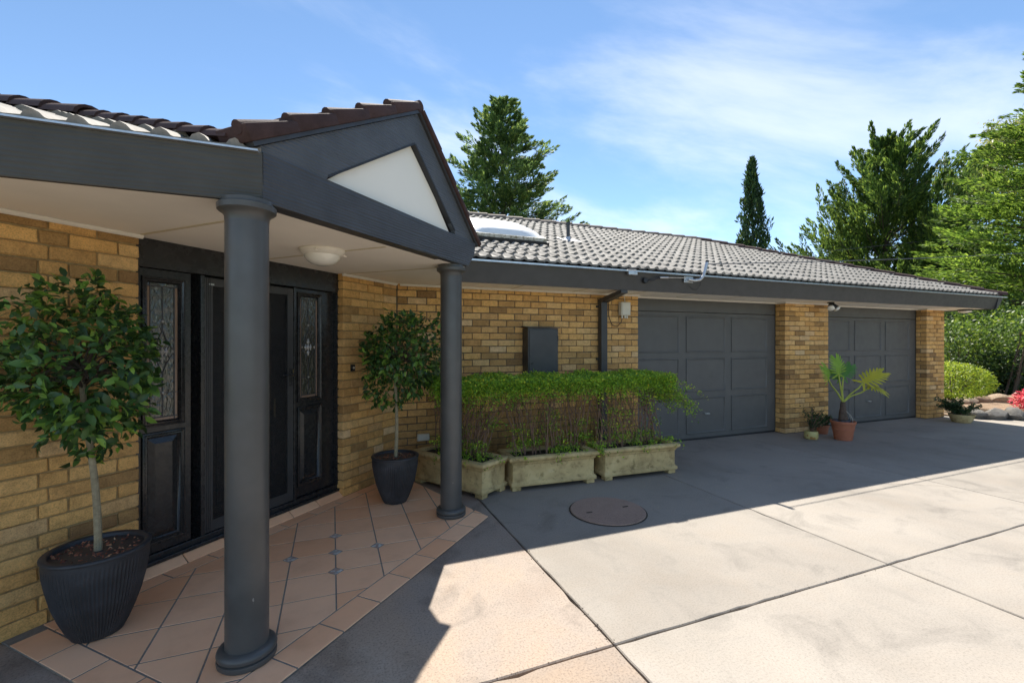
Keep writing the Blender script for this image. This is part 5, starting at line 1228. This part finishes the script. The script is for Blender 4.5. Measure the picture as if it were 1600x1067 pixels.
def gum(label, p, blobs, seed, n=9000):
    g = np.random.default_rng(seed); t = thing('gum_tree', label, 'tree', p); mb = MB(); P, D = [], []
    H = max(b[2] for b in blobs)
    mb.tube([(0,0,-.1), (.3, 0, H*.35), (0, .2, H*.6)], [.45, .34, .24], 10)
    for (x, y, z, r, k) in blobs:
        mb.tube([(0, .2, H*.55), (x*.5, y*.5, (H*.55+z)*.5), (x, y, z)], [.18, .11, .04], 6)
        for _ in range(26):
            c = g.normal(size=3)*r*.5*np.array([1, 1, .75])+np.array([x, y, z]); mb.tube([(x, y, z), tuple(c)], [.03, .01], 4)
            q = c+g.normal(size=(k//26, 3))*r*.20*np.array([1, 1, .8]); P.append(q)
    P = np.concatenate(P); m = len(P); D = unit(np.array([0, 0, -.8])+.65*g.normal(size=(m, 3))); Ls = g.uniform(.22, .42, m)
    V, F = diamonds(P, D, unit(g.normal(size=(m, 3))), Ls, Ls*.30); link('trunk', mb.mesh('trunk', M['bark_pale'], smooth=True), t, local=True); link('crown', mesh_np('crown', V, F, M['gum']), t, local=True)
gp_ = at_depth(1640, 35, 0); s35 = 35/705
def GB(u, v, r, k, dd=0): q = at_depth(u, 35+dd)-gp_; return (q.x, q.y, 1.6+(535-v)*s35, r, k)
gum('olive gum tree with drooping leaves towering behind the conifers', gp_, [GB(1510, 295, 2.0, 3000), GB(1545, 265, 1.9, 2600, 1), GB(1530, 325, 1.5, 1800), GB(1585, 215, 1.9, 3000), GB(1600, 280, 2.4, 2600, 2), GB(1640, 200, 2.6, 3000), GB(1690, 180, 2.6, 2600), GB(1565, 240, 1.5, 1800)], 121)
# far belt of trees that closes the view
for i, (u, D, H) in enumerate([(1460, 52, 9), (1530, 55, 11), (1620, 50, 10), (1720, 48, 12), (1395, 60, 9)]):
    shrub('far_tree', 'distant round headed tree on the skyline beyond the garden', at_depth(u, D, 0), (4.2, 4.2, H*.5), 5200, 140+i, M['dkshrub'] if i % 2 else M['shrub'], .55, .45, 'far trees beyond the garden', 4)

# power lines
def wire(label, a, b, sag, r=.008):
    a, b = Vector(a), Vector(b); t = MB(); pts = [a.lerp(b, k/16)-UP*sag*4*(k/16)*(1-k/16) for k in range(17)]; t.tube(pts, r, 5)
    o = t.build('power_line', M['wire_grey'] if 'wire_grey' in M else M.setdefault('wire_grey', paint('wire_grey', (.10,.10,.11), .5, .1, .0, 5)), smooth=True); tag(o, label, 'cable')
def pt(u, v, D): return at_depth(u, D, 1.6+(535.2-v)*D/705)
wire('thin service wire running from the pipe bracket across the garage roof', (4.89, 4.88, 2.70), pt(1900, 362, 20), .25, .007)
wire('thin overhead power line passing in front of the broad cypress', pt(1080, 412, 27), pt(1900, 318, 27), .25, .014)
